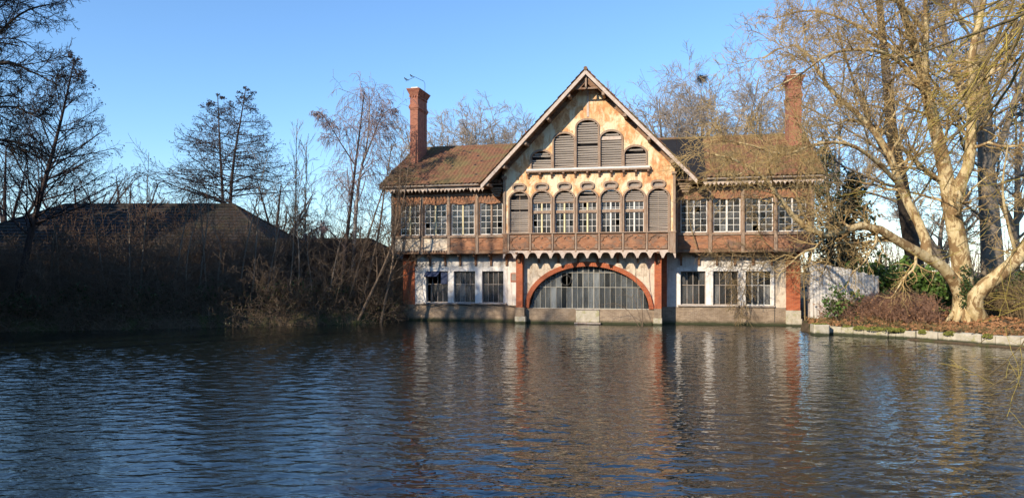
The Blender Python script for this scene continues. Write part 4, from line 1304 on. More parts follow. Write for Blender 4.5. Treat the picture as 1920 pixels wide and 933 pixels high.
# --- the big plane tree on the right bank
Y0 = 38.0
pl = [
    ([G(1806, 604, Y0), at(1808, 570, Y0), at(1806, 520, Y0), at(1796, 450, Y0), at(1783, 385, Y0 + .1), at(1770, 310, Y0 + .3), at(1750, 225, Y0 + .6), at(1728, 140, Y0 + .8), at(1707, 64, Y0 + 1.0), at(1680, -20, Y0 + 1.2), at(1655, -120, Y0 + 1.6)], 0.56, 0.10),
    ([at(1803, 560, Y0 - .1), at(1780, 512, Y0 - .3), at(1738, 482, Y0 - .7), at(1692, 457, Y0 - 1.0), at(1645, 428, Y0 - 1.3), at(1603, 424, Y0 - 1.5), at(1548, 442, Y0 - 1.8), at(1500, 418, Y0 - 2.0), at(1462, 372, Y0 - 2.1), at(1430, 330, Y0 - 2.2), at(1380, 300, Y0 - 2.2), at(1330, 288, Y0 - 2.1)], 0.33, 0.05),
    ([at(1738, 482, Y0 - .7), at(1733, 440, Y0 - .3), at(1708, 392, Y0), at(1686, 345, Y0 + .3), at(1668, 290, Y0 + .6), at(1625, 230, Y0 + .8), at(1566, 177, Y0 + 1), at(1538, 140, Y0 + 1.1), at(1511, 96, Y0 + 1.2), at(1475, 85, Y0 + 1.2), at(1430, 110, Y0 + 1.2)], 0.27, 0.04),
    ([at(1787, 400, Y0), at(1800, 345, Y0 - .2), at(1818, 300, Y0 - .4), at(1823, 193, Y0 - .8), at(1824, 96, Y0 - 1.1), at(1842, 16, Y0 - 1.4), at(1860, -90, Y0 - 1.6)], 0.34, 0.09),
    ([at(1742, 193, Y0 + .65), at(1735, 128, Y0 + .2), at(1737, 64, Y0), at(1735, -10, Y0 - .2), at(1740, -90, Y0 - .4)], 0.2, 0.06),
    ([at(1772, 345, Y0 + .2), at(1735, 320, Y0 + .8), at(1700, 285, Y0 + 1.3), at(1655, 245, Y0 + 1.6), at(1600, 225, Y0 + 1.9), at(1540, 240, Y0 + 2)], 0.16, 0.03),
    ([at(1738, 180, Y0 + .8), at(1690, 120, Y0 + .2), at(1640, 95, Y0 - .5), at(1560, 100, Y0 - 1), at(1500, 140, Y0 - 1.4), at(1440, 170, Y0 - 1.6)], 0.14, 0.03),
    ([at(1690, 350, Y0 + .2), at(1640, 300, Y0 - .8), at(1590, 270, Y0 - 1.5), at(1530, 270, Y0 - 2), at(1470, 290, Y0 - 2.4), at(1400, 270, Y0 - 2.6), at(1330, 262, Y0 - 2.6)], 0.13, 0.03),
    ([at(1728, 140, Y0 + .8), at(1660, 80, Y0 + 1.5), at(1590, 40, Y0 + 2), at(1520, 20, Y0 + 2.4), at(1450, 35, Y0 + 2.6)], 0.13, 0.03),
    ([at(1823, 210, Y0 - .8), at(1860, 130, Y0 - 1), at(1900, 60, Y0 - 1.2), at(1950, -10, Y0 - 1.4)], 0.16, 0.05),
    ([at(1735, 60, Y0), at(1690, 10, Y0 - .8), at(1620, -30, Y0 - 1.4), at(1540, -20, Y0 - 1.8)], 0.12, 0.03),
]
plane = tree('plane_tree', 'huge pale-barked bare plane tree with several stems on the right bank', pl, [
    dict(n=17, tr=(0.22, 1.0), ang=(35, 75), lr=(0.22, 0.42), rr=0.42, K=8, wig=0.24, trop=(-0.01, -0.01, 0.01), S=5, rmin=0.014, lmax=3.6, rcap=0.09),
    dict(n=11, tr=(0.15, 1.0), ang=(30, 65), lr=(0.35, 0.65), rr=0.55, K=6, wig=0.28, trop=(0, 0, 0.0), S=3, rmin=0.0105, fall=0.3),
    dict(n=7, tr=(0.15, 1.0), ang=(30, 65), lr=(0.45, 0.85), rr=0.7, K=3, wig=0.3, trop=(0, 0, -0.02), S=3, rmin=0.008, fall=0.2),
], ('plane_bark', 'plane_bark', 'plane_twig'), seed=21, trunk_sides=16)
# root flare and ivy are part of it
rgf = np.random.default_rng(4)
bx = np.array(pl[0][0][0])
fl = []
for k in range(9):
    w = 2 * math.pi * k / 9 + 0.3
    o = np.array((math.cos(w), math.sin(w), 0))
    fl.append(([Vector(bx + o * 0.18 + np.array((0, 0, 1.6))), Vector(bx + o * 0.36 + np.array((0, 0, 0.6))), Vector(bx + o * (0.55 + 0.25 * rgf.random()) + np.array((0, 0, 0.1))), Vector(bx + o * 0.95 - np.array((0, 0, 0.2)))], 0.27, 0.09))
Pf, Rf, Lf = limbs_of(fl, 8)
link('root_flare', tube_mesh('root_flare', [(Pf, Rf, 8)], bx), M['plane_bark'], plane, smooth=True)
C = np.array([tuple(at(1812, 500 + 75 * rgf.random(), Y0 - 0.55)) for _ in range(420)]) + rgf.normal(0, 1, (420, 3)) * np.array((0.16, 0.05, 0.1))
link('ivy', flakes('ivy', C, rgf, 0.09, 1.3, bx), M['ivy_leaf'], plane)

# the leaning stem beside it
lean = [([G(1838, 606, 37.4), at(1828, 578, 37.3), at(1833, 548, 37.1), at(1868, 520, 36.8), at(1908, 484, 36.4), at(1950, 430, 36.0), at(2010, 360, 35.5), at(2060, 250, 35.2)], 0.42, 0.2),
        ([at(1908, 484, 36.4), at(1890, 420, 36.0), at(1880, 350, 35.7), at(1890, 270, 35.4)], 0.1, 0.03)]
tree('plane_tree', 'pale leaning plane stem rising to the right beside the huge plane tree', lean, [
    dict(n=13, tr=(0.3, 1.0), ang=(40, 80), lr=(0.18, 0.36), rr=0.4, K=6, wig=0.16, trop=(-0.03, -0.02, -0.04), S=5, rmin=0.012, lmax=3.0, rcap=0.06),
    dict(n=7, tr=(0.15, 1.0), ang=(30, 65), lr=(0.4, 0.65), rr=0.55, K=5, wig=0.17, trop=(0, 0, -0.05), S=3, rmin=0.008, fall=0.3),
    dict(n=5, tr=(0.15, 1.0), ang=(30, 65), lr=(0.4, 0.7), rr=0.7, K=3, wig=0.18, trop=(0, 0, -0.05), S=3, rmin=0.0065),
], ('plane_bark', 'plane_bark', 'plane_twig'), seed=22)

# trees behind the plane
BK = [dict(n=22, tr=(0.25, 1.0), ang=(35, 65), lr=(0.25, 0.42), rr=0.45, K=6, wig=0.13, trop=(0, 0, 0.04), S=4, rmin=0.02, rcap=0.1),
      dict(n=9, tr=(0.2, 1.0), ang=(25, 55), lr=(0.35, 0.55), rr=0.5, K=4, wig=0.15, trop=(0, 0, 0.03), S=3, rmin=0.013),
      dict(n=6, tr=(0.2, 1.0), ang=(25, 55), lr=(0.4, 0.7), rr=0.7, K=3, wig=0.16, trop=(0, 0, 0.03), S=3, rmin=0.010)]
tree('lime_tree', 'dark straight trunk behind the plane tree, above the green hedge', [
    ([G(1722, 525, 50), at(1716, 500, 50), at(1704, 430, 50), at(1690, 340, 50), at(1674, 260, 50), at(1664, 160, 50), at(1650, 20, 50), at(1640, -80, 50)], 0.62, 0.15),
    ([at(1690, 340, 50), at(1640, 250, 51), at(1600, 150, 51.5), at(1570, 60, 52)], 0.2, 0.06)], BK, ('dark_bark', 'grey_bark', 'back_twig'), seed=31)
tree('lime_tree', 'thick grey trunk rising behind the right stem of the plane tree', [
    ([G(1862, 560, 46), at(1862, 530, 46), at(1858, 440, 46), at(1850, 330, 46), at(1846, 200, 46), at(1838, 100, 46), at(1830, -40, 46)], 0.75, 0.2),
    ([at(1848, 260, 46), at(1800, 160, 46.5), at(1770, 60, 47), at(1760, -40, 47)], 0.35, 0.1),
    ([at(1850, 330, 46), at(1890, 230, 45.5), at(1930, 100, 45), at(1950, 0, 45)], 0.25, 0.08)], BK, ('grey_bark', 'grey_bark', 'back_twig'), seed=32)

# --- trees behind the house and behind the barns: one vase shaped bare tree, varied
def vase(name, label, px, pytop, Y, spread, seed, mats=('grey_bark', 'grey_bark', 'back_twig'), group=None, stems=8, n1=13, n2=8, n3=8, rm=0.016):
    rg = np.random.default_rng(seed)
    base = G(px, 500, Y)
    top = at(px, pytop, Y)
    H = top.z - base.z
    lim = [([base, base + Vector((0, 0, H * 0.25)), base + Vector((rg.normal(0, .3), 0, H * 0.5)), Vector((top.x + rg.normal(0, .5), Y, top.z * 0.93))], 0.36, 0.05)]
    for k in range(stems):
        w = 2 * math.pi * (k + rg.random()) / stems
        d = Vector((math.cos(w), math.sin(w), 0)) * spread
        h = rg.uniform(0.85, 1.08)
        lim.append(([base + Vector((0, 0, H * rg.uniform(0.18, 0.4))), base + d * 0.5 + Vector((0, 0, H * 0.52)), base + d * 0.95 + Vector((0, 0, H * 0.72 * h)), base + d * rg.uniform(1.15, 1.45) + Vector((0, 0, H * 0.9 * h))], 0.2, 0.04))
    return tree(name, label, lim, [
        dict(n=n1, tr=(0.25, 1.0), ang=(30, 65), lr=(0.22, 0.4), rr=0.5, K=5, wig=0.16, trop=(0, 0, 0.02), S=4, rmin=rm + .008, fall=0.3),
        dict(n=n2, tr=(0.2, 1.0), ang=(28, 62), lr=(0.35, 0.6), rr=0.5, K=4, wig=0.18, trop=(0, 0, 0.01), S=3, rmin=rm, fall=0.3),
        dict(n=n3, tr=(0.2, 1.0), ang=(20, 50), lr=(0.4, 0.7), rr=0.7, K=1, wig=0.15, trop=(0, 0, 0.02), S=3, rmin=rm - 0.003)], mats, seed, group, trunk_sides=8, joined=True)


vase('bare_tree', 'bare spreading tree behind the left roof, just right of the tall chimney', 838, 232, 78, 4.0, 41)
vase('bare_tree', 'bare spreading tree behind the left roof, between chimney and gable', 898, 238, 80, 3.8, 42)
vase('bare_tree', 'slender bare tree partly hidden by the left slope of the gable', 985, 225, 76, 3.4, 43, stems=5)
vase('bare_tree', 'tall bare tree just right of the gable peak, behind the house', 1235, 158, 74, 4.2, 44, stems=9)
nest_tree = vase('bare_tree', 'tall bare tree with a dark nest behind the right roof', 1320, 138, 76, 4.6, 45, stems=9)
vase('bare_tree', 'tall bare tree behind the right roof, left of the right chimney', 1412, 165, 78, 4.5, 46, stems=9)
vase('bare_tree', 'bare tree behind the conifer at the right end of the house', 1575, 190, 80, 4.5, 47, stems=6)
vase('bare_tree', 'small bare tree in the gap of sky left of the plane stems', 1765, 330, 66, 3.4, 48, stems=6)
vase('bare_tree', 'bare tree far behind the plane at the right edge', 1905, 120, 62, 4.2, 49, stems=6)
rgn = np.random.default_rng(2)
np_ = at(1316, 148, 76)
nst = rgn.normal(0, 1, (260, 3)); nst = unitv(nst) * np.array((0.42, 0.42, 0.3))
Pn, Rn = grow(nst + np.array(np_), rgn.normal(0, 1, (260, 3)), np.full(260, 0.6), np.full(260, 0.016), 3, 0.5, (0, 0, 0), rgn)
nest = link('nest', tube_mesh('nest', [(Pn, Rn, 3)], np_), M['dark_bark'])
nest.location = np_
tag(nest, 'dark round twig nest high in the bare tree behind the right roof', 'nest')
for k, (px, py, Y, sp) in enumerate(((15, 250, 70, 4), (150, 330, 68, 3), (235, 325, 66, 2.6), (320, 355, 70, 2.5), (605, 400, 72, 2.6), (525, 330, 70, 2.2))):
    lab = ('bare tree behind the barn at the far left edge', 'low bare tree peeping over the left end of the barn roof', 'small bare tree above the middle of the barn roof',
           'low bare tree just left of the twin alders', 'low bare scrubby tree above the small outbuilding roof', 'slim bare tree right of the twin alders')[k]
    vase('bare_tree', lab, px, py, Y, sp, 60 + k, ('alder_bark', 'alder_bark', 'grey_bark' if k > 3 else 'alder_bark'), stems=5, n1=7, n2=5, n3=4)

# --- alders: straight stems, layered side branches with cones
def alder(label, stem, r0, seed, blen, n1=34, up=0.02, name='alder_tree', tr1=(0.22, 1.0), ang=(68, 92), cone=0.75, cs=0.075, fall=0.85, rm=0.012, n2=7, n3=5, flat=0.5):
    return tree(name, label, [(stem, r0, 0.03)], [
        dict(n=n1, tr=tr1, ang=ang, lr=(blen * 0.75, blen), rr=0.4, K=6, wig=0.07, trop=(0, 0, up), S=4, rmin=rm + .006, fall=fall, rcap=0.09),
        dict(n=n2, tr=(0.2, 1.0), ang=(30, 60), lr=(0.28, 0.5), rr=0.5, K=4, wig=0.12, trop=(0, 0, 0.01), S=3, rmin=rm, flat=flat, fall=0.4),
        dict(n=n3, tr=(0.2, 1.0), ang=(30, 60), lr=(0.4, 0.7), rr=0.7, K=1, wig=0.15, trop=(0, 0, 0.0), S=3, rmin=rm - 0.003)],
        ('alder_bark', 'alder_bark', 'alder_bark'), seed, leaf=('alder_bark', cone, cs, 1.5, 0.05), trunk_sides=8)


alder('left one of the twin alders rising behind the barn', [G(421, 500, 62), at(418, 385, 62), at(413, 290, 62), at(408, 176, 62)], 0.26, 71, 0.42, up=-0.005, n1=52, tr1=(0.42, 1.0), n2=9, n3=6, cs=0.085, cone=0.6, fall=0.94)
alder('right one of the twin alders rising behind the barn', [G(430, 500, 61), at(432, 380, 61), at(440, 290, 61), at(452, 220, 61), at(461, 163, 61)], 0.28, 72, 0.42, up=-0.005, n1=56, tr1=(0.42, 1.0), n2=9, n3=6, cs=0.085, cone=0.6, fall=0.94)
Y1 = 40.3
alder('dark leaning alder on the left bank with long side branches', [G(22, 600, Y1), at(40, 520, Y1), at(62, 420, Y1), at(95, 300, Y1), at(118, 210, Y1), at(140, 110, Y1)], 0.24, 73, 0.42, n1=58, up=0.03, tr1=(0.28, 1.0), ang=(40, 65),
      cone=0.6, cs=0.065, rm=0.0095, n2=10, n3=7, fall=0.92)
# big tree whose trunk stands just outside the left edge
Y2 = 29.0
tree('oak_tree', 'dark bare tree reaching in from the left edge above the leaning alder', [
    ([G(-130, 640, Y2), at(-125, 480, Y2), at(-115, 330, Y2), at(-100, 180, Y2), at(-80, 60, Y2), at(-60, -60, Y2)], 0.42, 0.1),
    ([at(-115, 300, Y2), at(-60, 190, Y2 - .5), at(0, 118, Y2 - .8), at(60, 135, Y2 - 1), at(110, 160, Y2 - 1.2)], 0.14, 0.02),
    ([at(-105, 220, Y2), at(-50, 120, Y2 + .5), at(0, 60, Y2 + .8), at(50, 20, Y2 + 1), at(110, 5, Y2 + 1)], 0.12, 0.02),
    ([at(-118, 340, Y2), at(-50, 270, Y2 + .4), at(0, 262, Y2 + .6), at(60, 275, Y2 + .8), at(110, 300, Y2 + 1)], 0.12, 0.02),
    ([at(-90, 110, Y2), at(-40, 30, Y2), at(20, -30, Y2), at(80, -60, Y2)], 0.1, 0.02),
    ([at(-110, 260, Y2), at(-40, 215, Y2 - .6), at(20, 200, Y2 - .9), at(80, 225, Y2 - 1.2)], 0.1, 0.02)],
    [dict(n=18, tr=(0.3, 1.0), ang=(30, 65), lr=(0.22, 0.42), rr=0.5, K=6, wig=0.15, trop=(0.01, 0, 0.0), S=4, rmin=0.012, lmax=2.4, rcap=0.06),
     dict(n=10, tr=(0.15, 1.0), ang=(30, 65), lr=(0.35, 0.65), rr=0.55, K=4, wig=0.18, trop=(0, 0, 0), S=3, rmin=0.009),
     dict(n=7, tr=(0.15, 1.0), ang=(30, 65), lr=(0.4, 0.8), rr=0.7, K=3, wig=0.2, trop=(0, 0, 0), S=3, rmin=0.007)], ('dark_bark', 'dark_bark', 'dark_bark'), seed=74)

# --- poplar saplings and birches left of the house
for k, (px, ptop, Y) in enumerate(((553, 235, 64), (572, 265, 65))):
    tree('poplar_tree', ('taller of two slim upright poplars between alders and birch', 'shorter of two slim upright poplars between alders and birch')[k],
         [([G(px, 500, Y), at(px, 430, Y), at(px + 2, 340, Y), at(px + 3, ptop, Y)], 0.13, 0.015)],
         [dict(n=34, tr=(0.25, 0.98), ang=(15, 32), lr=(0.12, 0.24), rr=0.4, K=4, wig=0.05, trop=(0, 0, 0.06), S=3, rmin=0.014, fall=0.5),
          dict(n=5, tr=(0.2, 0.9), ang=(15, 35), lr=(0.3, 0.5), rr=0.6, K=2, wig=0.08, trop=(0, 0, 0.04), S=3, rmin=0.010)], ('grey_bark', 'grey_bark', 'back_twig'), seed=80 + k)


def birch(label, lim, seed, n1=18, tm='birch_bark'):
    return tree('birch_tree', label, lim, [
        dict(n=n1, tr=(0.4, 1.0), ang=(25, 55), lr=(0.16, 0.32), rr=0.4, K=6, wig=0.1, trop=(0, 0, -0.03), S=4, rmin=0.014, fall=0.5, rcap=0.05),
        dict(n=7, tr=(0.3, 1.0), ang=(30, 70), lr=(0.4, 0.7), rr=0.5, K=6, wig=0.1, trop=(0, 0, -0.22), S=3, rmin=0.009, fall=0.2),
        dict(n=5, tr=(0.2, 1.0), ang=(25, 60), lr=(0.5, 0.95), rr=0.7, K=4, wig=0.08, trop=(0, 0, -0.34), S=3, rmin=0.009, fall=0.2)], (tm, 'birch_twig', 'birch_twig'), seed)


Y3 = 47.0
birch('weeping birch with the tallest dark leaning stem left of the house', [
    ([G(634, 575, Y3 - 1), at(642, 520, Y3 - 1), at(652, 430, Y3 - 1), at(664, 330, Y3 - 1), at(674, 250, Y3 - 1), at(683, 172, Y3 - 1)], 0.17, 0.03),
    ([at(648, 465, Y3 - 1), at(620, 435, Y3 - .6), at(600, 425, Y3 - .5), at(575, 440, Y3 - .5)], 0.06, 0.02),
    ([at(666, 310, Y3 - 1), at(640, 270, Y3 - .7), at(612, 225, Y3 - .7), at(595, 208, Y3 - .7)], 0.05, 0.015)], 91, tm='alder_bark')
birch('white-stemmed weeping birch with a forked top left of the house', [
    ([G(662, 575, Y3 + .5), at(664, 460, Y3 + .5), at(673, 342, Y3 + .5), at(688, 270, Y3 + .5), at(693, 210, Y3 + .5), at(692, 180, Y3 + .5)], 0.18, 0.03),
    ([at(678, 310, Y3 + .5), at(698, 260, Y3 + .2), at(715, 220, Y3), at(735, 200, Y3)], 0.08, 0.02)], 92)
STEMS = [([(655, 560), (676, 488), (691, 440), (716, 363), (735, 318)], 'dark leaning stem crossing left of the house corner, second from the birch', 45.5),
         ([(682, 556), (703, 469), (712, 425), (720, 365), (735, 270)], 'slim leaning stem rising close to the left corner of the house', 46.0),
         ([(690, 562), (720, 498), (739, 446), (756, 380), (766, 310)], 'leaning stem whose top crosses the left end of the upper windows', 45.0),
         ([(722, 565), (736, 494), (740, 440), (748, 360), (752, 290)], 'slim dark stem standing nearest the house before the left brick pier', 45.6)]
for k, (ps, lab, Y) in enumerate(STEMS):
    p0 = at(*ps[0], Y)
    pts = [at(x, y, Y + 0.1 * i) for i, (x, y) in enumerate(ps)]
    dr = (pts[0] - pts[1]).normalized()
    pts = [pts[0] + dr * max(0.3, (pts[0].z - gz(p0.x, Y) + 0.4) / max(0.3, -dr.z))] + pts
    tree('riverside_stem', lab, [(pts, 0.12, 0.025)], [
        dict(n=20, tr=(0.3, 1.0), ang=(35, 70), lr=(0.14, 0.3), rr=0.45, K=5, wig=0.12, trop=(0, 0, 0.03), S=3, rmin=0.012, fall=0.4, rcap=0.04),
        dict(n=6, tr=(0.2, 1.0), ang=(30, 60), lr=(0.35, 0.6), rr=0.6, K=3, wig=0.15, trop=(0, 0, 0), S=3, rmin=0.008),
        dict(n=4, tr=(0.2, 1.0), ang=(30, 60), lr=(0.4, 0.7), rr=0.7, K=2, wig=0.15, trop=(0, 0, 0), S=3, rmin=0.0065)], ('brush_stem', 'brush_stem', 'brush_stem'), seed=95 + k, trunk_sides=7)

# --- near willow on the right whose trunk stands outside the frame
WT = Vector((14.2, 13.5, 0))
wb = Vector((14.2, 13.5, gz(14.2, 13.5) - 0.8))
wl = [([wb, WT + Vector((0, 0, 3)), WT + Vector((-.2, 0, 6)), WT + Vector((-.3, 0, 9)), WT + Vector((-.2, 0, 12))], 0.42, 0.12)]
def WP(z): return WT + Vector((-.1, 0, z))
for (z, pts, r) in ((8.6, [(1990, -60, 14), (1920, 12, 14), (1850, 110, 14.2), (1795, 195, 14.5), (1730, 250, 15)], 0.055),
                    (8.2, [(2000, -10, 13.5), (1920, 28, 13), (1830, 62, 12.7), (1745, 92, 12.5), (1670, 120, 12.5)], 0.05),
                    (7.6, [(2000, 40, 14.5), (1925, 95, 14.8), (1880, 185, 15), (1800, 243, 15.4), (1740, 330, 15.8)], 0.045),
                    (6.4, [(2010, 230, 13.5), (1930, 360, 13), (1862, 418, 12.6), (1795, 462, 12.3)], 0.03),
                    (6.0, [(2010, 300, 14.5), (1930, 430, 15), (1885, 500, 15.4), (1850, 560, 15.6)], 0.03),
                    (5.4, [(2010, 470, 13.5), (1950, 590, 13.2), (1905, 660, 13), (1850, 705, 12.8)], 0.028),
                    (5.2, [(2010, 520, 14), (1950, 640, 14), (1900, 695, 13.9), (1845, 732, 13.8)], 0.026),
                    (5.0, [(2000, 560, 13), (1935, 598, 12.8), (1880, 610, 12.7), (1835, 645, 12.6)], 0.024),
                    (8.9, [(1990, -120, 13), (1915, -30, 12.5), (1840, 20, 12.2), (1760, 50, 12)], 0.045)):
    wl.append(([WP(z)] + [at(*p) for p in pts], r * 1.4, r * 0.25))
rgv = random.Random(17)
for k in range(9):
    ya = rgv.uniform(-60, 120); xe = rgv.uniform(1640, 1800); dy = rgv.uniform(140, 330); Y = rgv.uniform(12.5, 16)
    wl.append(([WP(rgv.uniform(7.4, 9.4)), at(1985, ya - 50, Y), at(1915, ya + 20, Y + .2), at((1915 + xe) / 2 + 15, ya + dy * 0.5, Y + .5), at(xe, ya + dy, Y + .9)], rgv.uniform(0.03, 0.055), 0.009))
tree('willow_tree', 'yellow-twigged willow hanging into the picture from the right edge', wl, [
    dict(n=7, tr=(0.35, 1.0), ang=(25, 70), lr=(0.16, 0.34), rr=0.5, K=7, wig=0.12, trop=(-0.03, 0, -0.03), S=4, rmin=0.0042, lmax=1.3, fall=0.3, rcap=0.018),
    dict(n=4, tr=(0.2, 0.95), ang=(25, 70), lr=(0.3, 0.6), rr=0.6, K=5, wig=0.14, trop=(-0.03, 0, 0.02), S=3, rmin=0.0035)], ('willow_bark', 'willow_twig', 'willow_twig'), seed=101, trunk_sides=8, joined=True)
# ---------------------------------------------------------------- evergreens
def conifer(name, label, base, H, R, seed, leaf='conifer_leaf', n1=70, group=None, size=0.28, dens=1.0, low=0.1, n2=9):
    rg = np.random.default_rng(seed)
    base = Vector(base)
    return tree(name, label, [([base, base + Vector((0, 0, H * 0.5)), base + Vector((rg.normal(0, .2), rg.normal(0, .2), H))], 0.028 * H, 0.03)], [
        dict(n=n1, tr=(low, 0.985), ang=(75, 100), lr=(R / H * 0.75, R / H * 1.1), rr=0.35, K=5, wig=0.08, trop=(0, 0, 0.0), S=3, rmin=0.015, fall=0.86, rcap=0.07),
        dict(n=n2, tr=(0.15, 1.0), ang=(35, 65), lr=(0.25, 0.5), rr=0.5, K=4, wig=0.1, trop=(0, 0, -0.06), S=3, rmin=0.01, flat=0.6)],
        ('dark_bark', 'dark_bark', 'dark_bark'), seed, group, leaf=(leaf, dens, size, 2.0, 0.16))


conifer('conifer_tree', 'dark conifer between the right end of the house and the plane tree', G(1600, 500, 53), 9.3, 3.0, 111, n1=110, size=0.15, dens=0.95, n2=16)
conifer('conifer_tree', 'taller thin conifer behind the right wall of the house', G(1555, 500, 57), 12.5, 2.8, 112, n1=110, size=0.15, dens=0.8, n2=15)


def shrub(name, label, base, H, R, seed, leaf, size=0.1, stems=16, mats='brush_stem', dens=0.9, n2=6, n3=4, group=None, jit=0.08):
    rg = np.random.default_rng(seed)
    base = Vector(base)
    lim = []
    for k in range(stems):
        w = rg.uniform(0, 6.28); rr = R * math.sqrt(rg.random())
        d = Vector((math.cos(w), math.sin(w), 0))
        h = H * rg.uniform(0.6, 1.0) * (1 - 0.35 * (rr / R) ** 2)
        lim.append(([base + d * rr * 0.25, base + d * rr * 0.6 + Vector((0, 0, h * 0.5)), base + d * rr + Vector((0, 0, h))], 0.035, 0.01))
    return tree(name, label, lim, [
        dict(n=n2, tr=(0.2, 1.0), ang=(30, 70), lr=(0.25, 0.45), rr=0.5, K=4, wig=0.16, trop=(0, 0, 0.03), S=3, rmin=0.007),
        dict(n=n3, tr=(0.2, 1.0), ang=(30, 70), lr=(0.4, 0.7), rr=0.7, K=3, wig=0.16, trop=(0, 0, 0), S=3, rmin=0.005)],
        (mats, mats, mats), seed, group, joined=True, cat='shrub', leaf=(leaf, dens, size, 1.5, jit) if leaf else None, trunk_sides=5, base=base)


shrub('laurel_shrub', 'small leafy evergreen shrub before the white plank wall', G(1578, 590, 39.0), 2.1, 1.1, 121, 'laurel_leaf', 0.12, 8, dens=0.8, n3=6)
for k, (px, Y, H, R, lab) in enumerate(((1640, 43.6, 3.6, 1.9, 'tall green laurel just right of the white plank wall'), (1688, 43, 3.1, 1.7, 'green laurel in the middle of the hedge left of the plane trunk'),
                                        (1742, 42.6, 2.9, 1.7, 'green laurel under the big left limb of the plane tree'), (1785, 42, 2.7, 1.5, 'green laurel touching the left side of the plane trunk'),
                                        (1850, 43.5, 2.6, 1.6, 'dim green laurel between the two plane stems'), (1910, 42, 2.8, 1.9, 'dark green laurel at the right edge behind the leaning stem'))):
    shrub('laurel_shrub', lab, G(px, 560, Y), H, R, 130 + k, 'laurel_leaf', 0.16, 22, dens=0.95, n2=9, n3=7, jit=0.12)

# evergreen wood beyond the left edge and behind the viewer: it shades the left bank
yew = conifer('fir_tree', 'tall dark fir in the wood outside the edge of the view', (-38.0, 22.5, 0.6), 20.5, 4.2, 140, 'yew_leaf', n1=120, group='firs of the wood outside the view', size=0.55, dens=1.0, low=0.03)
rgq = np.random.default_rng(8)
spots = [(-33, 27.5), (-30.5, 30.5), (-40, 39.5), (-46, 49), (-43, 41), (-46, 36), (-37, 43.5), (-49, 44), (-42, 47), (-54, 40), (-42, 25), (-44.5, 20.5), (-47, 26.5), (-51, 23), (-53, 29), (-57, 25), (-60, 31), (-64, 27), (-48, 31.5), (-67, 33), (-72, 30), (-40.5, 29.5), (-56, 34)]
spots += [(-46, -14), (-37, -20), (-29, -17), (-21, -22), (-13, -19), (-5, -23), (3, -20), (12, -22), (22, -18), (-55, -8)]
spots += [(x_, -29 - 4 * (k_ % 2)) for k_, x_ in enumerate(range(-58, 20, 5))]
for (x, y) in spots:
    copy_tree(yew, (x, y, 0.6), rgq.uniform(0, 6.28), rgq.uniform(0.88, 1.08))

# bare trees on the near left bank, outside the view: their branches dapple the left wing
for k, (x, y, H) in enumerate(((-26.0, 21.0, 23.0), (-29.0, 25.5, 21.0))):
    rgt = np.random.default_rng(500 + k)
    b0 = Vector((x, y, gz(x, y) - 0.2))
    lim = [([b0, b0 + Vector((0, 0, H * .35)), b0 + Vector((.3, 0, H * .7)), b0 + Vector((0, .3, H))], 0.4, 0.06)]
    for j in range(7):
        w = 2 * math.pi * (j + rgt.random()) / 7
        d = Vector((math.cos(w), math.sin(w), 0)) * 4.2
        lim.append(([b0 + Vector((0, 0, H * rgt.uniform(.3, .6))), b0 + d * .5 + Vector((0, 0, H * .68)), b0 + d + Vector((0, 0, H * rgt.uniform(.72, .95)))], 0.16, 0.04))
    tree('bare_tree', ('bare tree on the near left bank outside the view, nearer the viewer', 'bare tree on the near left bank outside the view, nearer the firs')[k], lim, [
        dict(n=12, tr=(0.3, 1.0), ang=(25, 60), lr=(0.2, 0.4), rr=0.5, K=4, wig=0.14, trop=(0, 0, 0.03), S=3, rmin=0.03, fall=0.3),
        dict(n=6, tr=(0.2, 1.0), ang=(25, 60), lr=(0.35, 0.6), rr=0.5, K=2, wig=0.15, trop=(0, 0, 0.02), S=3, rmin=0.02)], ('dark_bark', 'dark_bark', 'dark_bark'), seed=500 + k, trunk_sides=8)

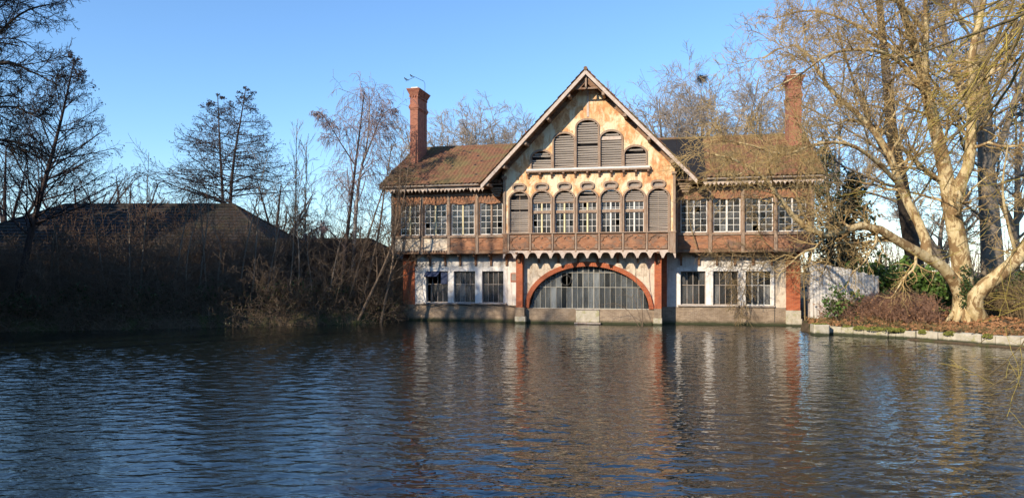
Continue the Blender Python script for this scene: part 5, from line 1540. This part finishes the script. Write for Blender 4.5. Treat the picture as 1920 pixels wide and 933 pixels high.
# ---------------------------------------------------------------- left bank: barns, wall, fence, thicket
def hip_building(name, label, x0, x1, y0, y1, ze, zr, rx0, rx1, wall_m='barn_wall', roof_m='barn_roof', zb=0.2):
    o = empty(name, ((x0 + x1) / 2, y0, zb), 0, label, 'building')
    ox, oy, oz = o.location
    ym = (y0 + y1) / 2
    MB().box(x0 + .3 - ox, x1 - .3 - ox, y0 + .3 - oy, y1 - .3 - oy, -0.5, ze - 0.02 - oz).build('wall', M[wall_m], o)
    v = [(x0, y0, ze), (x1, y0, ze), (x1, y1, ze), (x0, y1, ze), (rx0, ym, zr), (rx1, ym, zr)]
    v = [(a - ox, b_ - oy, c - oz) for a, b_, c in v]
    v2 = [(a, b_, c - 0.12) for a, b_, c in v]
    rf = MB().add(v + v2, [(0, 1, 5, 4), (1, 2, 5), (2, 3, 4, 5), (3, 0, 4), (6, 7, 1, 0), (7, 8, 2, 1), (8, 9, 3, 2), (9, 6, 0, 3), (6, 9, 8, 7)]).build('roof', M[roof_m], o)
    for (a, b_) in ((4, 5), (5, 1), (5, 2), (4, 0), (4, 3)):
        MB().tube([Vector(v[a]) + Vector((0, 0, .02)), Vector(v[b_]) + Vector((0, 0, .02))], 0.11, 7).build('ridge_capping', M[roof_m], rf)
    # courses of roofing showing as low steps on the front slope
    cs = MB()
    n = 16
    for k in range(n):
        t0, t1 = k / n, (k + 1) / n
        def pt(s, t): return (v[0][0] * (1 - s) * (1 - t) + v[1][0] * s * (1 - t) + (v[4][0] * (1 - s) + v[5][0] * s) * t, v[0][1] * (1 - t) + v[4][1] * t, v[0][2] * (1 - t) + v[4][2] * t)
        a, b2, c, d = pt(0.004, t0), pt(0.996, t0), pt(0.996, t1), pt(0.004, t1)
        up = lambda p, h: (p[0], p[1] - h * 0.4, p[2] + h)
        cs.add([up(a, 0.07), up(b2, 0.07), up(c, 0.02), up(d, 0.02), up(a, 0.005), up(b2, 0.005)], [(0, 1, 2, 3), (4, 5, 1, 0)])
    cs.build('roof_courses', M[roof_m], rf, kind='stuff')
    return o


hip_building('barn', 'long low barn with a dark hipped roof half hidden by the left thicket', -41.5, -15.6, 50.5, 64.0, 4.3, 8.25, -34.3, -21.4)
ob = hip_building('outbuilding', 'low dark outbuilding joining the barn to the mill house', -19.5, -7.55, 49.0, 55.5, 4.02, 5.35, -19.0, -9.9, 'garden_wall_brick')
tile_slope((1.9, 0.6, 3.95), (5.8, 0.6, 3.95), (1.9, 2.0, 4.6), (5.8, 2.0, 4.6), 14, 4, name='tiled_coping', parent=ob, seed=3)

pf = empty('picket_fence', (-30.3, 47.0, gz(-30.3, 47.0)), 0, 'short run of pale pickets glimpsed in the left thicket', 'fence')
zf = pf.location.z
for k in range(13):
    x = -1.5 + k * 0.24
    h = 3.2 - zf + 0.06 * math.sin(k * 2.1)
    MB().plate([(x, -0.1), (x + 0.15, -0.1), (x + 0.15, h - 0.1), (x + 0.075, h), (x, h - 0.1)], [], -0.02, 0.02).build('picket', M['pale_fence'], pf)
for z in (0.7, 2.9 - zf):
    MB().box(-1.6, 1.6, 0.022, 0.07, z, z + 0.09).build('rail', M['pale_fence'], pf)

bark('scrub_stem', [(0.3, (0.10, 0.06, 0.038)), (0.7, (0.19, 0.12, 0.075))])
# thicket on the left bank
def sample_bank(n, rg, s0, s1, x0, x1, y0, y1):
    out = np.empty((0, 2))
    while len(out) < n:
        x = rg.uniform(x0, x1, n * 3); y = rg.uniform(y0, y1, n * 3)
        s = pond_sd(x, y)
        k = (s > s0) & (s < s1)
        out = np.concatenate([out, np.stack([x[k], y[k]], 1)])
    return out[:n]


def brush(name, label, cat, xy, rg, h, lean, r, mat, lv, leaf=None, trop=(0, 0, 0.03)):
    z = ground_z(xy[:, 0], xy[:, 1])
    n = len(xy)
    P = np.stack([xy[:, 0], xy[:, 1], z - 0.1], 1)
    D = np.stack([rg.normal(0, lean, n), rg.normal(0, lean, n), np.ones(n)], 1)
    L = rg.uniform(h[0], h[1], n)
    pts, rad = grow(P, D, L, np.full(n, r), 6, 0.09, trop, rg)
    gr = [(pts, rad, 3)]; cur = (pts, rad, L)
    for qi, q in enumerate(lv):
        c = spawn(cur[0], cur[1], cur[2], rg, q['n'], (0.2, 1), (30, 70), q['lr'], 0.6, 0.3)
        pts, rad = grow(c[0], c[1], c[2], c[3], 2 if qi == 0 else 1, 0.16, (0, 0, q.get('tz', 0)), rg, rmin=q['rm'])
        gr.append((pts, rad, 3)); cur = (pts, rad, c[2])
    o = link(name, tube_mesh(name, gr), M[mat], kind='stuff')
    tag(o, label, cat)
    if leaf:
        C = cur[0].reshape(-1, 3); C = C[rg.random(len(C)) < leaf[1]] + rg.normal(0, 0.05, (1, 3))
        lo = link('leaves', flakes('leaves', C, rg, leaf[2], 1.5), M[leaf[0]], o, kind='stuff')
    return o


rgb = np.random.default_rng(77)
xy = sample_bank(1700, rgb, 0.2, 9.0, -36, -6.9, 37, 52)
brush('undergrowth', 'dense tangle of bare dark brush covering the left bank', 'undergrowth', xy, rgb, (1.6, 4.4), 0.28, 0.016, 'brush_stem', [dict(n=7, lr=(0.2, 0.42), rm=0.008), dict(n=4, lr=(0.35, 0.6), rm=0.006)])
xy = sample_bank(1600, rgb, -0.35, 2.0, -36, -6.6, 37, 48.2)
brush('bramble_edge', 'low dark brambles drooping over the left water edge', 'brambles', xy, rgb, (0.8, 2.0), 0.7, 0.012, 'brush_stem', [dict(n=6, lr=(0.3, 0.6), rm=0.007, tz=-0.1)], ('bramble_leaf', 0.3, 0.07), trop=(0, 0, -0.1))
# brown scrub growing over the barn and outbuilding roofs
xy = np.stack([rgb.uniform(-30, -8.5, 400), rgb.uniform(46.6, 49.6, 400)], 1)
brush('scrub', 'brown dry scrub rising in front of the barn roof', 'scrub', xy, rgb, (1.8, 7.0), 0.12, 0.02, 'scrub_stem', [dict(n=9, lr=(0.14, 0.28), rm=0.009), dict(n=4, lr=(0.35, 0.6), rm=0.007)])

# countable pale sapling stems in front of it
for k, px in enumerate((92, 118, 200, 243, 262, 322, 352, 372, 388, 412, 446, 470, 497, 511, 540, 560, 588, 612)):
    rgk = np.random.default_rng(300 + k)
    Y = 41.2 + 3.2 * px / 700 + rgk.uniform(0, 1.5)
    x = (px - 960) * Y / FPX
    b0 = Vector((x, Y, gz(x, Y) - 0.1)); H = rgk.uniform(5.0, 9.5); ln = rgk.normal(0.08, 0.10)
    ORD = ['leftmost', 'second', 'third', 'fourth', 'fifth', 'sixth', 'seventh', 'eighth', 'ninth', 'tenth', 'eleventh', 'twelfth', 'thirteenth', 'fourteenth', 'fifteenth', 'sixteenth', 'seventeenth', 'rightmost']
    lab = 'slim pale sapling stem in the left bank thicket, %s of the row' % (ORD[k] if k in (0, 17) else ORD[k] + ' from the left')
    tree('sapling', lab, [([b0, b0 + Vector((ln * H * .25 + rgk.normal(0, .08), 0, H * .33)), b0 + Vector((ln * H * .6, 0, H * .66)), b0 + Vector((ln * H + rgk.normal(0, .3), 0, H))], 0.065, 0.012)], [
        dict(n=16, tr=(0.3, 1.0), ang=(25, 55), lr=(0.14, 0.3), rr=0.5, K=4, wig=0.1, trop=(0, 0, 0.04), S=3, rmin=0.011, fall=0.4),
        dict(n=5, tr=(0.2, 1.0), ang=(25, 55), lr=(0.35, 0.6), rr=0.6, K=3, wig=0.14, trop=(0, 0, 0), S=3, rmin=0.008)], ('grey_bark', 'brush_stem', 'brush_stem'), seed=300 + k,
        group='sapling stems in the left thicket', trunk_sides=6)
for k, (px, Y, H, R, lab) in enumerate(((405, 43.4, 2.0, 1.5, 'dark ivy-leaved bush at the water edge below the barn end'), (560, 45.0, 2.4, 1.7, 'leafy evergreen bush in the middle of the left thicket'),
                                        (505, 43.8, 1.8, 1.6, 'low leafy bush at the water edge left of the outbuilding'), (150, 41.2, 2.0, 1.6, 'dark leafy bush by the picket fence'),
                                        (625, 45.4, 2.0, 1.5, 'leafy bush below the birch stems at the water edge'), (45, 39.8, 1.8, 1.5, 'dark bush at the foot of the leaning alder'),
                                        (290, 42.2, 1.9, 1.6, 'dark bush at the water edge below the barn'), (715, 46.6, 1.6, 1.0, 'bare bush at the left foot of the house'))):
    shrub('thicket_bush', lab, G(px, 590, Y), H, R, 160 + k, 'ivy_leaf' if k != 7 else None, 0.09, 14, dens=0.5)

# ---------------------------------------------------------------- right bank
# plank wall beyond the house corner
pw = empty('plank_wall', (17.0, 42.6, gz(17.0, 42.6)), math.radians(-6), 'weathered white plank wall between the house corner and the shrubs', 'wall')
rgw = random.Random(6)
for k in range(21):
    x = 0.05 + k * 0.176
    top = 3.35 - 0.042 * k + rgw.gauss(0, 0.03)
    bt = -0.3
    y = rgw.gauss(0, 0.006)
    MB().plate([(x, bt), (x + 0.155, bt), (x + 0.155, top - 0.012), (x, top)], [], y, y + 0.025).build('plank', M['white_boards'], pw)
for z in (0.5, 1.5, 2.2):
    MB().box(0.0, 3.75, 0.045, 0.10, z, z + 0.09).build('rail', M['grey_wood'], pw)
MB().box(3.7, 3.82, 0.04, 0.16, -0.4, 2.5).build('post', M['grey_wood'], pw)
MB().box(-0.06, 0.04, 0.04, 0.16, -0.4, 3.4).build('post', M['grey_wood'], pw)

# stone edging: every block its own piece
edge = MB().box(-0.1, 0.1, -0.1, 0.1, -0.6, -0.3)
rgs = random.Random(12)
path = [Vector(p) for p in ((15.75, 37.15, 0), (16.7, 36.35, 0), (18.4, 34.45, 0), (21.2, 29.85, 0), (23.2, 25.0, 0))]
seg = [(path[i + 1] - path[i]).length for i in range(len(path) - 1)]
tot = sum(seg)


def on_path(s):
    i = 0
    while i < len(seg) - 1 and s > seg[i]:
        s -= seg[i]; i += 1
    d = (path[i + 1] - path[i]).normalized()
    return path[i] + d * s, d


# the retaining wall behind the blocks
rw = MB()
for i in range(len(path) - 1):
    a, b2 = path[i], path[i + 1]
    d = (b2 - a).normalized(); nrm = Vector((-d.y, d.x, 0))
    q = [a + nrm * 0.28, b2 + nrm * 0.28, b2 + nrm * 0.6, a + nrm * 0.6]
    rw.add([(p.x, p.y, -0.8) for p in q] + [(p.x, p.y, 0.30) for p in q], [(0, 1, 5, 4), (1, 2, 6, 5), (2, 3, 7, 6), (3, 0, 4, 7), (4, 5, 6, 7)])
quay = rw.build('bank_edging', M['earth'], kind='structure')


def stone(p, d, L, W, zb, zt, mt, parent, name='stone'):
    nrm = Vector((-d.y, d.x, 0))
    mb = MB()
    c = 0.03
    vs_ = []
    for (z, e) in ((zb, 0), (zt - c, 0), (zt, c)):
        for (sx, sy) in ((0 + e, 0 + e), (L - e, 0 + e), (L - e, W - e), (0 + e, W - e)):
            q = p + d * sx + nrm * sy
            vs_.append((q.x + rgs.gauss(0, 0.022), q.y + rgs.gauss(0, 0.022), z + rgs.gauss(0, 0.02)))
    fs_ = [(8, 9, 10, 11)]
    for k in (0, 4):
        for j in range(4):
            fs_.append((k + j, k + (j + 1) % 4, k + 4 + (j + 1) % 4, k + 4 + j))
    mb.add(vs_, fs_)
    return mb.build(name, M[mt], parent)


s = 0.05
k = 0
while s < tot - 0.4:
    p, d = on_path(s)
    if s < 1.3: L, zt, mt, W = rgs.uniform(0.5, 0.7), rgs.uniform(0.34, 0.42), 'pale_stone', 0.5
    elif s < 3.4:
        L, zt, mt, W = rgs.uniform(0.28, 0.5), rgs.uniform(0.18, 0.42), 'pale_stone', 0.4
    else: L, zt, mt, W = rgs.uniform(0.34, 0.62), 0.42 + rgs.gauss(0, 0.025), 'pale_stone', 0.3
    inset = 0.0 if s < 1.3 else (0.12 * rgs.random() if s < 3.4 else 0.12)
    nrm = Vector((-d.y, d.x, 0))
    stone(p + nrm * inset, d, L - 0.015, W, -0.6, zt, mt, quay)
    s += L; k += 1
# muddy ledge below the white wall, flat step
for i in (2, 3):
    a, b2 = path[i], path[i + 1]
    d = (b2 - a).normalized(); nrm = Vector((-d.y, d.x, 0))
    stone(a - nrm * 0.35 + d * 0.05, d, (b2 - a).length - 0.1, 0.45, -0.6, 0.07, 'earth', quay, 'mud_ledge')
cube = empty('quay_block', (15.3, 37.0, -0.5), math.radians(-8), 'big squared mossy stone block at the corner of the right bank', 'stone block')
MB().cbox(-0.37, 0.37, -0.35, 0.4, 0.0, 1.02, 0.05).build('block', M['pale_stone'], cube)
C = np.stack([rgb.uniform(-0.33, 0.33, 260), rgb.uniform(-0.3, 0.36, 260), 1.03 + rgb.random(260) * 0.02], 1)
link('moss', flakes('moss', C, rgb, 0.05, 1.2), M['moss'], cube)
# moss cushions on the stones
for (s_, r_) in ((0.9, 0.25), (1.5, 0.34), (2.2, 0.42), (2.9, 0.4), (3.3, 0.3), (4.4, 0.2), (5.6, 0.25), (7.2, 0.22)):
    p, d = on_path(s_)
    n = 500
    C = unitv(rgb.normal(0, 1, (n, 3))) * np.array((r_, r_, 0.14)); C[:, 2] = np.abs(C[:, 2])
    mo = link('moss_patch', flakes('moss_patch', C, rgb, 0.06, 1.4), M['moss'], kind='stuff')
    mo.location = (p.x + 0.12, p.y + 0.2, 0.33)
    tag(mo, 'yellow-green moss on the stones of the right bank edge', 'moss')

# fallen leaves, grass, dry brush
mottled('dry_moss', [(0.3, (0.14, 0.12, 0.04)), (0.7, (0.25, 0.21, 0.09))], 0.8, bs=0.2)


def scatter_leaves(name, label, n, x0, x1, y0, y1, s0, s1, size, mt, lift=0.04):
    xy = sample_bank(n, rgb, s0, s1, x0, x1, y0, y1)
    z = ground_z(xy[:, 0], xy[:, 1]) + rgb.uniform(0.0, lift, n)
    o = link(name, flakes(name, np.stack([xy[:, 0], xy[:, 1], z], 1), rgb, size, 1.4), M[mt], kind='stuff')
    return tag(o, label, name.replace('_', ' '))


scatter_leaves('fallen_leaves', 'brown fallen leaves carpeting the right bank', 8500, 15.4, 33, 25, 44, 0.3, 7, 0.13, 'dead_leaf', 0.08)
xy = np.concatenate([sample_bank(1250, rgb, 0.8, 6.0, 17.0, 24.6, 34.5, 42.4)])
xy = xy[((xy[:, 0] > 18.6) | (rgb.random(len(xy)) < 0.2)) & (xy[:, 1] > 37.4 - 0.2 * (xy[:, 0] - 17)) & (np.hypot(xy[:, 0] - 23.1, xy[:, 1] - 38) > 1.2) & ~((xy[:, 0] > 21.2) & (xy[:, 1] < 38.4))]
brush('dry_brush', 'reddish brown dry brush on the right bank in front of the plane trunk', 'brush', xy, rgb, (0.5, 1.45), 0.24, 0.012, 'red_brush', [dict(n=9, lr=(0.25, 0.5), rm=0.006), dict(n=4, lr=(0.35, 0.6), rm=0.005)], ('dead_leaf', 0.05, 0.07))
xy = sample_bank(520, rgb, 1.5, 9, 24.5, 34, 33, 44)
brush('dark_brush', 'tangled bare brush behind the leaning plane stem', 'brush', xy, rgb, (1.0, 2.6), 0.3, 0.014, 'vine_stem', [dict(n=7, lr=(0.25, 0.5), rm=0.007), dict(n=4, lr=(0.35, 0.6), rm=0.006)])
xy = sample_bank(1100, rgb, 0.35, 2.2, 15.4, 25, 27, 43)
brush('bank_grass', 'short yellow-green grass along the right water edge', 'grass', xy, rgb, (0.12, 0.38), 0.55, 0.008, 'dry_moss', [dict(n=4, lr=(0.5, 0.9), rm=0.005)])

# bare climber along the right wing of the house, trailing to the water
def HW(u, v, z):
    return Matrix.Rotation(-HOUSE_ROT, 4, 'Z') @ Vector((u, v, z)) + Vector(HP)


vl = [([HW(23.4, -0.5, 0.3), HW(23.3, -0.75, 2.4), HW(23.1, -0.95, 4.0), HW(21.5, -1.05, 4.3), HW(20.0, -1.05, 4.25), HW(18.4, -1.05, 4.4)], 0.05, 0.012),
      ([HW(22.6, -1.0, 4.1), HW(21.0, -1.0, 3.95), HW(19.4, -1.0, 4.05), HW(18.0, -1.0, 4.0)], 0.03, 0.01),
      ([HW(20.6, -1.0, 4.2), HW(20.3, -0.95, 3.2), HW(20.1, -0.8, 2.2), HW(19.9, -0.6, 1.3), HW(20.0, -0.5, 0.5)], 0.025, 0.008),
      ([HW(19.4, -1.0, 4.2), HW(19.3, -0.9, 3.0), HW(19.6, -0.7, 2.0), HW(19.5, -0.6, 1.2)], 0.02, 0.008),
      ([HW(22.8, -0.95, 4.2), HW(23.6, -0.95, 5.3), HW(23.5, -0.95, 6.8), HW(22.8, -1.2, 8.0)], 0.03, 0.01),
      ([HW(21.6, -1.0, 4.4), HW(20.9, -0.95, 5.2), HW(20.7, -0.95, 6.4), HW(20.2, -1.0, 7.6)], 0.025, 0.008)]
tree('climbing_vine', 'bare tangled climber hanging from the right wing balcony down to the water', vl, [
    dict(n=26, tr=(0.1, 1.0), ang=(30, 80), lr=(0.16, 0.34), rr=0.5, K=6, wig=0.16, trop=(0, -0.015, -0.07), S=3, rmin=0.008, fall=0.2, lmax=1.3),
    dict(n=8, tr=(0.15, 1.0), ang=(30, 70), lr=(0.45, 0.85), rr=0.7, K=4, wig=0.18, trop=(0, -0.01, -0.08), S=3, rmin=0.008)], ('vine_stem', 'vine_stem', 'vine_stem'), seed=201, joined=True, cat='climber', trunk_sides=6)
# climber over the foot of the gable roof
vl = [([HW(17.4, -0.9, 4.5), HW(17.0, -0.95, 6.0), HW(16.9, -1.2, 7.4), HW(17.2, -1.7, 8.6), HW(17.8, -1.4, 9.6)], 0.03, 0.01),
      ([HW(17.2, -1.7, 8.6), HW(16.9, -2.3, 8.9), HW(16.8, -2.3, 8.0), HW(16.6, -2.1, 7.0)], 0.02, 0.008),
      ([HW(17.8, -1.4, 9.6), HW(18.6, 0.2, 9.9), HW(18.4, 1.4, 10.4)], 0.02, 0.008)]
tree('climbing_vine', 'bare climber scrambling over the right foot of the gable roof', vl, [
    dict(n=14, tr=(0.15, 1.0), ang=(30, 80), lr=(0.2, 0.4), rr=0.5, K=6, wig=0.18, trop=(0, -0.01, -0.05), S=3, rmin=0.008, fall=0.2, lmax=1.2),
    dict(n=5, tr=(0.15, 1.0), ang=(30, 70), lr=(0.4, 0.75), rr=0.7, K=4, wig=0.18, trop=(0, 0, -0.06), S=3, rmin=0.006)], ('vine_stem', 'vine_stem', 'vine_stem'), seed=202, joined=True, cat='climber', trunk_sides=6)
# small branching shrub in the water before the arch
sb = HW(14.35, -2.3, -0.35)
tree('water_shrub', 'thin bare shrub growing from the water before the right end of the arch', [
    ([sb, HW(14.3, -2.3, 1.2), HW(14.0, -2.25, 2.6), HW(13.9, -2.2, 3.9)], 0.03, 0.008), ([sb, HW(13.6, -2.4, 0.8), HW(12.8, -2.4, 1.3), HW(11.8, -2.4, 1.2)], 0.025, 0.006),
    ([sb, HW(14.1, -2.2, 0.8), HW(13.7, -2.1, 1.7), HW(12.6, -2.1, 1.8)], 0.02, 0.006)],
    [dict(n=7, tr=(0.3, 1.0), ang=(30, 60), lr=(0.16, 0.34), rr=0.5, K=4, wig=0.12, trop=(-0.03, 0, 0.0), S=3, rmin=0.006)], ('brush_stem', 'brush_stem', 'brush_stem'), seed=203, cat='shrub', trunk_sides=5)
# far wood closing the horizon
rgz = np.random.default_rng(15)
fx = rgz.uniform(-140, 150, 1000); fy = rgz.uniform(115, 150, 1000)
P = np.stack([fx, fy, np.full(1000, 0.5)], 1)
pts, rad = grow(P, rgz.normal(0, 0.12, (1000, 3)) + np.array((0, 0, 1.0)), rgz.uniform(4, 9.5, 1000), np.full(1000, 0.12), 4, 0.06, (0, 0, 0.03), rgz)
c = spawn(pts, rad, np.full(1000, 7.0), rgz, 9, (0.15, 1), (30, 65), (0.2, 0.42), 0.5, 0.4)
p2, r2 = grow(c[0], c[1], c[2], c[3], 2, 0.15, (0, 0, 0.04), rgz, rmin=0.03)
fw = link('far_wood', tube_mesh('far_wood', [(pts, rad, 3), (p2, r2, 3)]), M['grey_bark'], kind='stuff')
tag(fw, 'far belt of bare trees closing the view behind the buildings', 'wood')
